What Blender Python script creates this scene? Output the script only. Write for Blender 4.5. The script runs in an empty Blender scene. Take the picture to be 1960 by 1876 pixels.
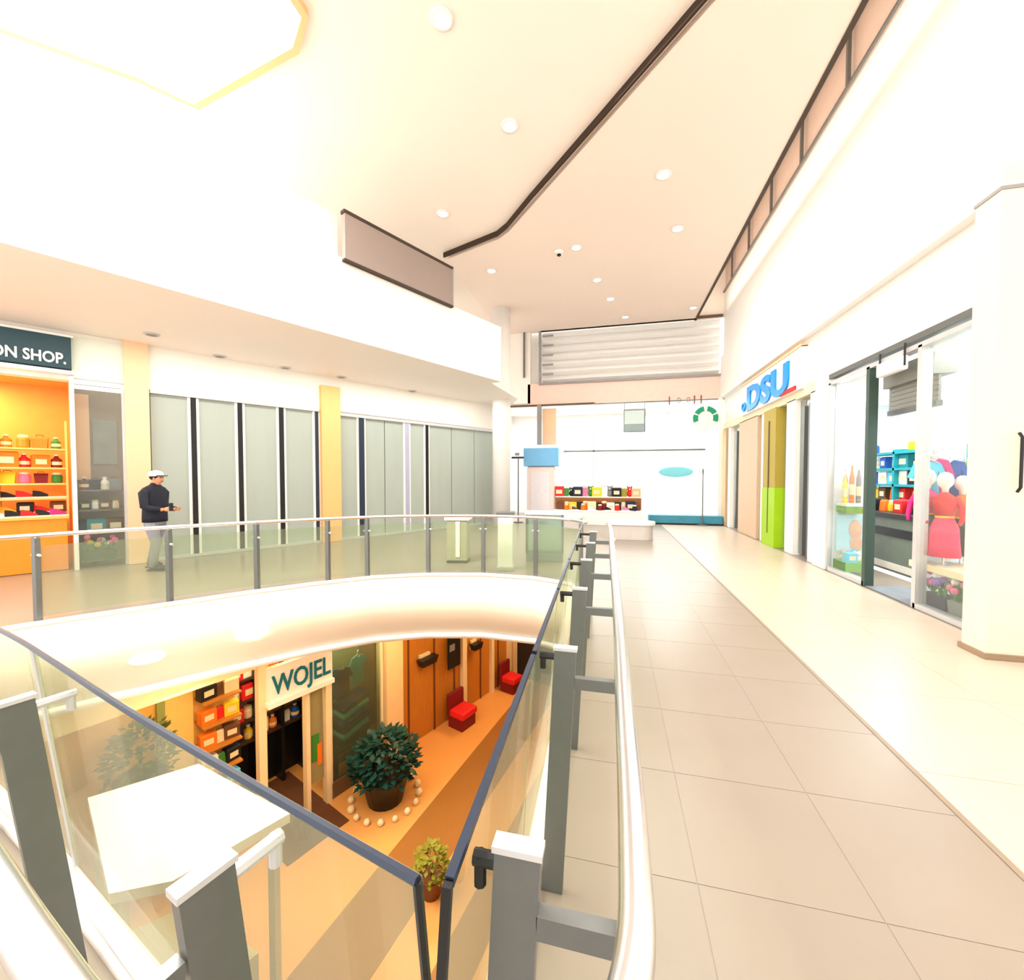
import bpy, bmesh, math, random
from math import radians, sin, cos, pi
from mathutils import Vector, Matrix

random.seed(7)
SC = bpy.context.scene
COL = SC.collection

# ------------------------------------------------------------------ camera, world, light, exposure
FPX = 800.0                                  # focal length in pixels of a 1960 px wide frame
cam_d = bpy.data.cameras.new('camera')
cam_d.sensor_width = 36.0
cam_d.sensor_fit = 'HORIZONTAL'
cam_d.lens = FPX / 1960 * 36.0
cam_d.clip_start = 0.02
cam = bpy.data.objects.new('camera', cam_d)
COL.objects.link(cam)
cam.location = (0, 0, 1.65)
cam.rotation_euler = (radians(90 - 1.75), 0, radians(13.45))
SC.camera = cam

world = bpy.data.worlds.new('world')
SC.world = world
world.use_nodes = True
world.node_tree.nodes['Background'].inputs[0].default_value = (1.0, 0.97, 0.93, 1)
world.node_tree.nodes['Background'].inputs[1].default_value = 1.9

SC.view_settings.view_transform = 'Standard'
SC.view_settings.look = 'None'
SC.view_settings.gamma = 1.0
SC.view_settings.use_curve_mapping = False
SC.view_settings.exposure = 0.55


def area_light(name, loc, sx, sy, power, color=(1, 1, 1), rot=(0, 0, 0)):
    l = bpy.data.lights.new(name, 'AREA')
    l.shape = 'RECTANGLE'
    l.size, l.size_y, l.energy, l.color = sx, sy, power, color
    o = bpy.data.objects.new(name, l)
    COL.objects.link(o)
    o.location, o.rotation_euler = loc, rot
    return o


area_light('skylight_daylight', (-5.2, 2.6, 7.5), 3.2, 4.2, 620, (1, 0.98, 0.95))
area_light('corridor_ceiling_light', (1.2, 9.0, 7.2), 2.4, 9.0, 230, (1, 0.96, 0.90))
area_light('entrance_ceiling_light', (0.8, 0.5, 7.2), 3.0, 4.0, 100, (1, 0.96, 0.90))
area_light('left_soffit_light', (-6.35, 8.0, 4.17), 0.5, 11.0, 130, (1, 0.97, 0.92), (0, 0, radians(-28)))
area_light('recess_fill_light', (3.3, 8.0, 7.25), 0.3, 15.0, 60, (1, 0.92, 0.82), (radians(180), 0, 0))  # added fill that lifts the dark ceiling recess, no cove fitting known
area_light('cafe_ceiling_light', (0.3, 17.6, 4.3), 6.5, 2.2, 330, (0.96, 0.98, 1.0))


# ------------------------------------------------------------------ helpers
def lin(c):
    out = []
    for v in c:
        v = v / 255.0
        out.append(v / 12.92 if v <= 0.04045 else ((v + 0.055) / 1.055) ** 2.4)
    return tuple(out)


MATS = {}


def mat(name, rgb, rough=0.6, metal=0.0, var=0.06, scale=6.0, emit=0.0, spec=0.4, streak=None, bump=0.0):
    """Plain procedural surface: base colour broken up by a little noise."""
    if name in MATS:
        return MATS[name]
    m = bpy.data.materials.new(name)
    m.use_nodes = True
    nt = m.node_tree
    b = nt.nodes['Principled BSDF']
    c = lin(rgb)
    tc = nt.nodes.new('ShaderNodeTexCoord')
    mp = nt.nodes.new('ShaderNodeMapping')
    if streak:
        mp.inputs['Scale'].default_value = streak
    nz = nt.nodes.new('ShaderNodeTexNoise')
    nz.inputs['Scale'].default_value = scale
    nz.inputs['Detail'].default_value = 4
    mx = nt.nodes.new('ShaderNodeMix')
    mx.data_type = 'RGBA'
    mx.inputs[6].default_value = tuple(max(0, x * (1 - var)) for x in c) + (1,)
    mx.inputs[7].default_value = tuple(min(1, x * (1 + var)) for x in c) + (1,)
    nt.links.new(tc.outputs['Object'], mp.inputs['Vector'])
    nt.links.new(mp.outputs['Vector'], nz.inputs['Vector'])
    nt.links.new(nz.outputs['Fac'], mx.inputs[0])
    nt.links.new(mx.outputs[2], b.inputs['Base Color'])
    b.inputs['Roughness'].default_value = rough
    b.inputs['Metallic'].default_value = metal
    b.inputs['Specular IOR Level'].default_value = spec
    if bump:
        bp = nt.nodes.new('ShaderNodeBump')
        bp.inputs['Strength'].default_value = bump
        nt.links.new(nz.outputs['Fac'], bp.inputs['Height'])
        nt.links.new(bp.outputs['Normal'], b.inputs['Normal'])
    if emit:
        b.inputs['Emission Color'].default_value = c + (1,)
        b.inputs['Emission Strength'].default_value = emit
    MATS[name] = m
    return m


def glass_mat(name, tint, haze_rgb, haze, gloss):
    """Thin sheet glass: tinted clear part, a diffuse haze (on the railings painted in for milky reflection), Fresnel gloss."""
    m = bpy.data.materials.new(name)
    m.use_nodes = True
    nt = m.node_tree
    nt.nodes.clear()
    out = nt.nodes.new('ShaderNodeOutputMaterial')
    tr = nt.nodes.new('ShaderNodeBsdfTransparent')
    tr.inputs[0].default_value = lin(tint) + (1,)
    df = nt.nodes.new('ShaderNodeBsdfDiffuse')
    tc = nt.nodes.new('ShaderNodeTexCoord')
    nz = nt.nodes.new('ShaderNodeTexNoise')
    nz.inputs['Scale'].default_value = 3
    mxc = nt.nodes.new('ShaderNodeMix')
    mxc.data_type = 'RGBA'
    h = lin(haze_rgb)
    mxc.inputs[6].default_value = tuple(x * .9 for x in h) + (1,)
    mxc.inputs[7].default_value = h + (1,)
    nt.links.new(tc.outputs['Object'], nz.inputs['Vector'])
    nt.links.new(nz.outputs['Fac'], mxc.inputs[0])
    nt.links.new(mxc.outputs[2], df.inputs[0])
    gl = nt.nodes.new('ShaderNodeBsdfGlossy')
    gl.inputs['Roughness'].default_value = 0.04
    m1 = nt.nodes.new('ShaderNodeMixShader')
    m1.inputs[0].default_value = haze
    m2 = nt.nodes.new('ShaderNodeMixShader')
    lw = nt.nodes.new('ShaderNodeLayerWeight')
    lw.inputs[0].default_value = 0.5
    pw = nt.nodes.new('ShaderNodeMath')
    pw.operation = 'POWER'
    pw.inputs[1].default_value = 4.0
    nt.links.new(lw.outputs['Facing'], pw.inputs[0])
    fr = nt.nodes.new('ShaderNodeMath')
    fr.operation = 'MULTIPLY_ADD'
    fr.inputs[1].default_value = (gloss - 1.0) * 1.6
    fr.inputs[2].default_value = 0.02
    nt.links.new(pw.outputs[0], fr.inputs[0])
    nt.links.new(tr.outputs[0], m1.inputs[1])
    nt.links.new(df.outputs[0], m1.inputs[2])
    nt.links.new(fr.outputs[0], m2.inputs[0])
    nt.links.new(m1.outputs[0], m2.inputs[1])
    nt.links.new(gl.outputs[0], m2.inputs[2])
    nt.links.new(m2.outputs[0], out.inputs[0])
    MATS[name] = m
    return m


class MB:
    """Collects shapes, then links them as one mesh object."""

    def __init__(s):
        s.v, s.f = [], []

    def add(s, vs, fs):
        n = len(s.v)
        s.v += [tuple(v) for v in vs]
        s.f += [tuple(i + n for i in f) for f in fs]
        return s

    def box(s, x0, x1, y0, y1, z0, z1, m=None):
        vs = [(x, y, z) for z in (z0, z1) for y in (y0, y1) for x in (x0, x1)]
        if m is not None:
            vs = [m @ Vector(v) for v in vs]
        return s.add(vs, [(0, 2, 3, 1), (4, 5, 7, 6), (0, 1, 5, 4), (2, 6, 7, 3), (0, 4, 6, 2), (1, 3, 7, 5)])

    def taper(s, x, y, z0, w0, d0, z1, w1, d1):
        vs = []
        for z, w, d in ((z0, w0, d0), (z1, w1, d1)):
            vs += [(x - w / 2, y - d / 2, z), (x + w / 2, y - d / 2, z), (x + w / 2, y + d / 2, z), (x - w / 2, y + d / 2, z)]
        return s.add(vs, [(0, 3, 2, 1), (4, 5, 6, 7), (0, 1, 5, 4), (1, 2, 6, 5), (2, 3, 7, 6), (3, 0, 4, 7)])

    def prism(s, pts, z0, z1):
        n = len(pts)
        vs = [(p[0], p[1], z0) for p in pts] + [(p[0], p[1], z1) for p in pts]
        fs = [tuple(range(n - 1, -1, -1)), tuple(range(n, 2 * n))]
        fs += [(i, (i + 1) % n, n + (i + 1) % n, n + i) for i in range(n)]
        return s.add(vs, fs)

    def wall(s, pts, z0, z1, t, shift=0.0):
        """Upright strip along plan points, thickness t on its left side; top edge moved by shift along the normal."""
        n = len(pts)
        nr = []
        for i in range(n):
            a = Vector(pts[max(0, i - 1)])
            b = Vector(pts[min(n - 1, i + 1)])
            d = (b - a).normalized()
            nr.append(Vector((-d.y, d.x)))
        vs = []
        for i in range(n):
            p = Vector(pts[i])
            q = p + nr[i] * t
            sh = nr[i] * shift
            vs += [(p.x, p.y, z0), (q.x, q.y, z0), (q.x + sh.x, q.y + sh.y, z1), (p.x + sh.x, p.y + sh.y, z1)]
        fs = []
        for i in range(n - 1):
            a, b = 4 * i, 4 * i + 4
            for k in range(4):
                fs.append((a + k, b + k, b + (k + 1) % 4, a + (k + 1) % 4))
        fs += [(0, 1, 2, 3), (4 * n - 1, 4 * n - 2, 4 * n - 3, 4 * n - 4)]
        return s.add(vs, fs)

    def tube(s, pts, r, n=10):
        pts = [Vector(p) for p in pts]
        rs = r if isinstance(r, (list, tuple)) else [r] * len(pts)
        rings = []
        up = None
        for i, p in enumerate(pts):
            d = (pts[min(len(pts) - 1, i + 1)] - pts[max(0, i - 1)]).normalized()
            if up is None:
                up = Vector((0, 0, 1)) if abs(d.z) < 0.9 else Vector((1, 0, 0))
            a = d.cross(up)
            if a.length < 1e-4:
                a = d.cross(Vector((0, 1, 0)))
            a.normalize()
            b = a.cross(d).normalized()
            up = b
            rings.append([p + (a * cos(2 * pi * k / n) + b * sin(2 * pi * k / n)) * rs[i] for k in range(n)])
        vs = [v for ring in rings for v in ring]
        fs = []
        for i in range(len(pts) - 1):
            for k in range(n):
                fs.append((i * n + k, i * n + (k + 1) % n, (i + 1) * n + (k + 1) % n, (i + 1) * n + k))
        fs.append(tuple(range(n - 1, -1, -1)))
        fs.append(tuple(range((len(pts) - 1) * n, len(pts) * n)))
        return s.add(vs, fs)

    def lathe(s, prof, c=(0, 0, 0), n=16):
        vs, fs = [], []
        for r, z in prof:
            for k in range(n):
                vs.append((c[0] + r * cos(2 * pi * k / n), c[1] + r * sin(2 * pi * k / n), c[2] + z))
        for i in range(len(prof) - 1):
            for k in range(n):
                fs.append((i * n + k, i * n + (k + 1) % n, (i + 1) * n + (k + 1) % n, (i + 1) * n + k))
        fs.append(tuple(range(n - 1, -1, -1)))
        fs.append(tuple(range((len(prof) - 1) * n, len(prof) * n)))
        return s.add(vs, fs)

    def ball(s, c, r, nu=12, nv=8):
        if not isinstance(r, (tuple, list)):
            r = (r, r, r)
        vs = [(c[0], c[1], c[2] - r[2])]
        for i in range(1, nv):
            t = -pi / 2 + pi * i / nv
            for k in range(nu):
                vs.append((c[0] + r[0] * cos(t) * cos(2 * pi * k / nu), c[1] + r[1] * cos(t) * sin(2 * pi * k / nu), c[2] + r[2] * sin(t)))
        vs.append((c[0], c[1], c[2] + r[2]))
        fs = [(0, 1 + (k + 1) % nu, 1 + k) for k in range(nu)]
        for i in range(nv - 2):
            for k in range(nu):
                a = 1 + i * nu
                fs.append((a + k, a + (k + 1) % nu, a + nu + (k + 1) % nu, a + nu + k))
        e = len(vs) - 1
        a = 1 + (nv - 2) * nu
        fs += [(a + k, a + (k + 1) % nu, e) for k in range(nu)]
        return s.add(vs, fs)

    def build(s, name, m, parent=None, loc=None, rot=0.0, smooth=False, bevel=0.0):
        me = bpy.data.meshes.new(name)
        me.from_pydata(s.v, [], s.f)
        me.update()
        bm = bmesh.new()
        bm.from_mesh(me)
        bmesh.ops.recalc_face_normals(bm, faces=bm.faces)
        bm.to_mesh(me)
        bm.free()
        me.materials.append(m)
        if smooth:
            me.polygons.foreach_set('use_smooth', [True] * len(me.polygons))
        o = bpy.data.objects.new(name, me)
        COL.objects.link(o)
        if parent is not None:
            o.parent = parent
        if loc is not None:
            o.location = loc
        o.rotation_euler = (0, 0, rot)
        if bevel:
            b = o.modifiers.new('bevel', 'BEVEL')
            b.width = bevel
            b.segments = 2
            b.limit_method = 'ANGLE'
        return o


def tag(o, label, cat, group=None):
    o['label'] = label
    o['category'] = cat
    if group:
        o['group'] = group
    return o


def thing(name, label, cat, loc=(0, 0, 0), rot=0.0, group=None):
    o = bpy.data.objects.new(name, None)
    COL.objects.link(o)
    o.location = loc
    o.rotation_euler = (0, 0, rot)
    o.empty_display_size = 0.1
    return tag(o, label, cat, group)


def struct(o, label=None):
    o['kind'] = 'structure'
    if label:
        o['label'] = label
    return o


def room(name, label, loc=(0, 0, 0), rot=0.0):
    o = bpy.data.objects.new(name, None)
    COL.objects.link(o)
    o.location = loc
    o.rotation_euler = (0, 0, rot)
    return struct(o, label)


def part(parent, name, mb, m, label=None, **k):
    o = mb.build(name, m, parent, **k)
    if label:
        o['label'] = label
    return o


def text(parent, name, body, size, m, loc, rot, extrude=0.01, align='LEFT', shear=0.0, width=1.0, bold=0.006):
    cu = bpy.data.curves.new(name, 'FONT')
    cu.body = body
    cu.size = size
    cu.extrude = extrude
    cu.align_x = align
    cu.offset = bold
    cu.shear = shear
    cu.resolution_u = 3
    cu.materials.append(m)
    tmp = bpy.data.objects.new(name, cu)
    COL.objects.link(tmp)
    dg = bpy.context.evaluated_depsgraph_get()
    dg.update()
    me = bpy.data.meshes.new_from_object(tmp.evaluated_get(dg))
    bpy.data.objects.remove(tmp)
    o = bpy.data.objects.new(name, me)
    COL.objects.link(o)
    o.parent = parent
    o.location = loc
    o.rotation_euler = rot
    o.scale = (width, 1, 1)
    return o


class Frame:
    """Facade frame: s along the facade, d into the shop, z up (world heights)."""

    def __init__(self, ox, oy, az):
        self.o = Vector((ox, oy))
        self.u = Vector((sin(radians(az)), cos(radians(az))))
        self.i = Vector((-self.u.y, self.u.x))
        self.rot = radians(90 - az)

    def p(self, s, d=0.0, z=0.0):
        q = self.o + self.u * s + self.i * d
        return (q.x, q.y, z)


ORD = ['first', 'second', 'third', 'fourth', 'fifth', 'sixth', 'seventh', 'eighth', 'ninth', 'tenth', 'eleventh', 'twelfth', 'thirteenth', 'fourteenth']

# ------------------------------------------------------------------ materials
WHITE = mat('white_paint', (246, 244, 240), 0.55, var=0.015)
WARMWHITE = mat('warm_white_paint', (248, 241, 232), 0.6, var=0.015)
CEIL = mat('ceiling_cream', (250, 238, 226), 0.75, var=0.02, scale=0.6)
CREAM = mat('cream_fascia', (238, 226, 208), 0.6, var=0.03, scale=1.2)
TILE_A = mat('beige_tile', (148, 136, 123), 0.28, var=0.07, scale=1.6, spec=0.5)
TILE_B = mat('pale_border_tile', (200, 184, 166), 0.30, var=0.05, scale=1.6, spec=0.5)
STEEL = mat('brushed_steel', (222, 224, 228), 0.25, metal=1.0, var=0.05, scale=30)
DARKSTEEL = mat('dark_grey_steel', (118, 121, 120), 0.4, metal=0.6, var=0.08, scale=20)
BLACK = mat('black_trim', (22, 23, 25), 0.4, var=0.1)
NAVYTRIM = mat('dark_blue_trim', (38, 48, 66), 0.35, var=0.1)
GREY = mat('mid_grey', (150, 148, 146), 0.6)
SILVER = mat('silver_frame', (205, 205, 206), 0.35, metal=0.3)
PEACH = mat('peach_render', (244, 204, 164), 0.7, var=0.04)
ORANGEP = mat('orange_render', (246, 190, 124), 0.7, var=0.05)
FROST = mat('frosted_green_panel', (172, 181, 172), 0.28, var=0.05, scale=2.0, streak=(3, 3, 0.4))
LILAC = mat('lilac_grey', (176, 174, 196), 0.5)
NEARGLASS = glass_mat('railing_glass', (240, 244, 230), (222, 226, 200), 0.15, 1.2)  # pale haze colour paints the milky reflection into the railing glass
CLEAR = glass_mat('shop_glass', (244, 248, 246), (225, 230, 228), 0.06, 1.3)
PALEGLASS = glass_mat('gallery_glass', (240, 244, 240), (245, 245, 240), 0.45, 1.3)
LAMP = mat('lamp_glow', (255, 250, 240), 0.5, emit=9.0, var=0.0)
SKYGLOW = mat('skylight_glow', (255, 253, 248), 0.5, emit=3.0, var=0.0)


def colour(name, rgb, rough=0.6, **k):
    return mat('col_' + name, rgb, rough, **k)


PAL = {'red': (222, 30, 34), 'dark red': (120, 16, 22), 'orange': (238, 120, 20), 'yellow': (246, 206, 40), 'white': (244, 242, 238), 'black': (18, 18, 20),
       'pink': (240, 120, 160), 'green': (60, 130, 50), 'lime': (160, 200, 20), 'teal': (20, 140, 150), 'blue': (30, 90, 180), 'navy': (18, 26, 66), 'cyan': (90, 200, 230),
       'brown': (104, 62, 32), 'grey': (130, 132, 132), 'cream': (240, 220, 180), 'magenta': (220, 40, 130), 'violet': (150, 110, 190), 'peach': (240, 180, 140), 'olive': (150, 140, 40)}


def pal(c):
    return colour(c.replace(' ', '_'), PAL[c])


# ------------------------------------------------------------------ structure: upper floor, void, fascia
VOID = [(-0.33, 0.74), (-0.36, 2.5), (-0.39, 4.4), (-0.42, 5.9), (-0.62, 6.32), (-1.2, 6.56), (-2.1, 6.6), (-3.0, 6.38), (-3.75, 6.0), (-4.4, 5.4),
        (-4.95, 4.78), (-5.4, 4.2), (-5.85, 3.62), (-6.2, 3.15), (-6.45, 2.7), (-6.4, 2.2), (-5.9, 1.95), (-4.8, 1.8), (-3.5, 1.55), (-2.38, 1.28), (-1.36, 1.0)]


def flat_with_hole(name, outer, hole, z, m):
    bm = bmesh.new()
    es = []
    for loop in (outer, hole):
        vs = [bm.verts.new((x, y, z)) for x, y in loop]
        es += [bm.edges.new((vs[i], vs[(i + 1) % len(vs)])) for i in range(len(vs))]
    bmesh.ops.triangle_fill(bm, edges=es, use_beauty=True)
    for f in bm.faces:
        f.normal_update()
    me = bpy.data.meshes.new(name)
    bm.to_mesh(me)
    bm.free()
    me.materials.append(m)
    o = bpy.data.objects.new(name, me)
    COL.objects.link(o)
    return o


OUT = [(-13, -4), (4.6, -4), (4.6, 19.5), (-13, 19.5)]
floor = struct(flat_with_hole('floor', OUT, VOID, -0.005, TILE_A), 'polished beige mall floor around the open void')
slab_under = struct(flat_with_hole('ceiling_lower', OUT, VOID, -0.98, WARMWHITE), 'underside of the walkway slab')

tile_mesh = {}


def tile(parent, x0, x1, y0, y1, m):
    k = (round(x1 - x0, 3), round(y1 - y0, 3), m.name)
    if k not in tile_mesh:
        b = MB()
        w, h = (x1 - x0) / 2 - 0.0018, (y1 - y0) / 2 - 0.0018
        b.box(-w, w, -h, h, -0.006, -0.003)
        o = b.build('tile', m, parent)
        tile_mesh[k] = o.data
    else:
        o = bpy.data.objects.new('tile', tile_mesh[k])
        COL.objects.link(o)
        o.parent = parent
    o.location = ((x0 + x1) / 2, (y0 + y1) / 2, 0)
    return o


for j in range(24):
    y0 = 0.66 * j - 0.2
    for i in range(3):
        tile(floor, -0.30 + 0.65 * i, 0.35 + 0.65 * i, y0, y0 + 0.66, TILE_A)
for j in range(16):
    y0 = 0.99 * j - 0.2
    for i in range(2):
        tile(floor, 1.68 + 1.0 * i, 2.68 + 1.0 * i, y0, y0 + 0.99, TILE_B)
trim = MB().box(1.65, 1.68, -3, 16, -0.006, 0.001).build('trim_1', mat('floor_joint_strip', (146, 130, 112), 0.4))
struct(trim, 'thin dark strip between the beige floor and its pale border')

# fascia of the slab round the void, with a white lip at the foot
closed = VOID + [VOID[0]]
fas = MB().wall([(x, y) for x, y in closed], -0.98, -0.004, -0.04).build('trim_2', CREAM, smooth=True)
struct(fas, 'curved cream slab fascia under the glass railing')
lip = MB().wall([(x, y) for x, y in closed], -1.03, -0.94, 0.03).build('fascia_lip', WHITE, fas, smooth=True)
kerb = MB().wall([(x, y) for x, y in closed], -0.004, 0.05, -0.07).build('kerb', WARMWHITE, fas, smooth=True)


def fascia_lamp(x, y, nx, ny, z, label):
    t = thing('recessed_lamp', label, 'lamp', (x, y, z), math.atan2(ny, nx), 'oval lamps in the cream slab fascia')
    ring = [(0.0, 0.17 * cos(a), 0.06 * sin(a)) for a in [2 * pi * k / 20 for k in range(21)]]
    part(t, 'rim', MB().tube(ring, 0.012, 6), WHITE)
    part(t, 'lens', MB().ball((0, 0, 0), (0.02, 0.16, 0.055), 16, 8), LAMP, smooth=True)


fascia_lamp(-5.59, 3.93, 0.79, -0.61, -0.60, 'glowing oval lamp in the slab fascia, nearer the left edge')
fascia_lamp(-4.88, 4.79, 0.75, -0.66, -0.56, 'glowing oval lamp in the slab fascia, nearer the middle')

# ------------------------------------------------------------------ structure: ceiling
SKY = [(-3.7, -0.6), (-3.7, 4.5), (-4.07, 4.78), (-6.13, 5.14), (-6.5, 4.6), (-8.2, 3.0), (-8.2, -0.6)]
ceil = struct(flat_with_hole('ceiling', [(-13, -4), (2.86, -4), (2.86, 16.2), (-13, 16.2)], SKY, 7.3, CEIL), 'cream ceiling with recessed downlights')
struct(MB().wall(SKY + [SKY[0]], 7.3, 7.7, 0.03).build('trim_3', WARMWHITE), 'upstand around the skylight opening')
struct(MB().wall(SKY + [SKY[0]], 7.22, 7.34, -0.09).build('trim_10', mat('skylight_edge_shade', (232, 192, 140), 0.7)), 'pale orange strip painted as edge shading of the skylight opening')  # orange-tan strip added to paint the shading along the opening edge
sky = struct(MB().prism(SKY, 7.70, 7.74).build('window_1', SKYGLOW), 'bright frosted skylight over the void')
groove = [(2.0, 4.35), (0.97, 5.5), (-0.21, 6.83), (-1.6, 8.38), (-2.3, 9.2), (-2.6, 9.45), (-4.16, 10.04)]
struct(MB().wall(groove, 7.19, 7.31, 0.04).build('trim_4', mat('groove_shade_brown', (58, 42, 30), 0.8)), 'dark strip painted as the shade of a groove bending across the ceiling')  # dark brown strip stands in for the shade inside the groove
struct(MB().prism([(2.0, 4.5), (-0.2, 6.98), (-2.3, 9.36), (-2.6, 9.6), (-4.2, 10.2), (-4.2, 16.1), (2.8, 16.1), (2.8, 4.5)], 7.22, 7.3).build('ceiling_drop', mat('ceiling_pink', (249, 232, 219), 0.75, var=0.02, scale=.6)),
       'lower cream ceiling panel over the corridor')
struct(MB().box(2.80, 2.87, -4, 16.1, 7.20, 7.34).build('trim_5', mat('dark_brown_edge', (70, 56, 44), 0.6)), 'dark edge of the ceiling along the right wall')


def downlight(x, y, z, label):
    t = thing('downlight', label, 'downlight', (x, y, z), 0, 'recessed downlights in the mall ceiling')
    part(t, 'rim', MB().lathe([(0.14, 0.0), (0.15, -0.02), (0.10, -0.025), (0.09, 0.0)], n=20), WHITE, smooth=True)
    part(t, 'lens', MB().lathe([(0.0, -0.012), (0.09, -0.012), (0.09, -0.004), (0.0, -0.004)], n=20), LAMP)


DL = [(-2.08, 4.97, 7.3, 'round downlight at the top edge, left of the groove'), (-1.64, 6.69, 7.3, 'round downlight midway along the dark ceiling groove'),
      (-3.56, 8.53, 7.3, 'round downlight above the right end of the grey panel'), (0.88, 8.29, 7.22, 'round downlight right of the groove, nearest the camera'),
      (1.39, 10.13, 7.22, 'round downlight right of the groove, second from the camera'), (-0.88, 10.38, 7.22, 'small round downlight just right of the smoke detector'),
      (-0.45, 12.2, 7.22, 'round downlight above the left half of the louvre'), (-0.09, 13.58, 7.22, 'round downlight below and beside the smoke detector row'),
      (2.55, 14.9, 7.22, 'round downlight close to the right end of the louvre'), (0.41, 15.2, 7.22, 'round downlight nearest the louvre'),
      (-3.2, 11.0, 7.22, 'round downlight beside the groove end above the white column')]
for a in DL:
    downlight(*a)
t = thing('smoke_detector', 'white smoke detector with a dark centre on the ceiling', 'smoke detector', (-1.31, 10.47, 7.22))
part(t, 'housing', MB().lathe([(0.13, 0.0), (0.13, -0.03), (0.09, -0.07), (0.04, -0.075)], n=18), WHITE, smooth=True)
part(t, 'sensor', MB().lathe([(0.05, -0.07), (0.05, -0.10), (0.02, -0.12)], n=12), colour('dark_maroon', (50, 10, 16)), smooth=True)

# ------------------------------------------------------------------ structure: right wall
struct(MB().box(3.75, 4.5, -4, 16, 5.82, 8.0).build('wall_right_upper', WHITE), 'white upper right wall')
struct(MB().box(3.66, 4.5, -4, 16, 4.42, 5.82).build('wall_right_fascia', WHITE), 'white projecting band above the right shops')
struct(MB().box(3.80, 4.5, -4, 16, 3.46, 4.42).build('wall_right', WHITE), 'white wall band over the right shopfronts')
struct(MB().box(3.78, 4.5, -4, 16, 8.0, 9.8).build('wall_right_gallery', mat('pinkish_beige', (236, 212, 198), 0.8)), 'beige wall in the recess above the white wall')
struct(MB().box(2.86, 4.5, -4, 16.1, 9.8, 9.9).build('ceiling_recess', CEIL), 'ceiling of the recess beside the right wall')
struct(MB().box(2.80, 2.88, -4, 16.1, 7.34, 9.8).build('wall_recess_side', CEIL), 'inner side of the ceiling recess')
struct(MB().box(2.8, 4.5, 16.0, 16.1, 7.2, 9.9).build('wall_recess_end', CEIL), 'end wall of the ceiling recess')
rl = thing('gallery_rail', 'steel rail with thin uprights along the top of the right wall', 'rail', (3.70, 0, 8.0))
part(rl, 'top_rail', MB().tube([(0, -1, 0.95), (0, 15.9, 0.95)], 0.035, 8), DARKSTEEL)
part(rl, 'bottom_rail', MB().box(-0.02, 0.02, -1, 15.9, 0.0, 0.05), DARKSTEEL)
for y in (6.4, 8.1, 9.83, 11.5, 13.2, 14.9):
    part(rl, 'upright', MB().box(-0.025, 0.025, y - 0.03, y + 0.03, 0.05, 0.95), DARKSTEEL)
# pillar in the foreground right
pl = struct(MB().box(3.32, 4.5, 4.66, 4.93, 0, 4.42).build('pillar', mat('pillar_beige', (232, 216, 200), 0.55, var=0.03)), 'tall beige pillar at the right edge')
MB().box(3.30, 4.5, 4.64, 4.95, 0, 0.05).build('plinth', mat('plinth_brown', (150, 128, 104), 0.5), pl)
MB().box(3.31, 4.5, 4.65, 4.94, 4.18, 4.21).build('shadow_gap', GREY, pl)
MB().tube([(3.485, 4.63, 1.52), (3.485, 4.60, 1.56), (3.485, 4.60, 2.0), (3.485, 4.63, 2.04)], 0.012, 8).build('pull_handle', BLACK, pl)
struct(MB().box(3.74, 4.5, 4.93, 5.40, 0, 3.5).build('wall_right_return', WHITE), 'white wall strip between pillar and mannequin window')
struct(MB().box(3.9, 4.5, -4, 4.66, 0, 3.5).build('wall_right_near', WHITE), 'white wall before the pillar')

# ------------------------------------------------------------------ structure: far wall with louvre
FARY = 16.0
struct(MB().box(-3.2, 3.9, FARY, FARY + 0.3, 4.42, 5.24).build('wall_far_band', mat('pink_band', (240, 206, 192), 0.7)), 'pink band between café front and louvre')
struct(MB().box(-13, -3.1, FARY, FARY + 0.3, 4.5, 7.3).build('wall_far_left', WARMWHITE), 'white far wall left of the louvre')
struct(MB().box(-3.2, 3.9, FARY + 0.3, FARY + 0.4, 5.2, 7.4).build('wall_far_upper', WHITE), 'white wall behind the louvre')
lv = thing('louvre', 'wide white louvre of horizontal slats above the café', 'louvre', (0, FARY, 5.24))
for i in range(7):
    z = 0.10 + 0.29 * i
    mx = Matrix.Translation((0.48, 0.06, z)) @ Matrix.Rotation(radians(-32), 4, 'X')
    part(lv, 'slat', MB().box(-3.1, 3.14, -0.10, 0.10, -0.012, 0.012, mx), WHITE)
part(lv, 'frame_top', MB().box(-2.72, 3.7, -0.08, 0.05, 1.98, 2.06), mat('louvre_brown', (110, 84, 70), 0.6))
part(lv, 'frame_bottom', MB().box(-2.72, 3.7, -0.06, 0.05, -0.05, 0.02), GREY)
part(lv, 'side_post', MB().box(-2.76, -2.68, -0.08, 0.06, -0.05, 2.06), GREY)
for i in range(5):
    part(lv, 'bracket', MB().box(-2.62, -2.2, -0.12, -0.08, 0.3 + 0.36 * i, 0.36 + 0.36 * i), GREY)
struct(MB().box(-3.36, -3.30, FARY - 0.1, FARY, 5.5, 7.22).build('trim_6', DARKSTEEL), 'dark upright bar left of the louvre')

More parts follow.
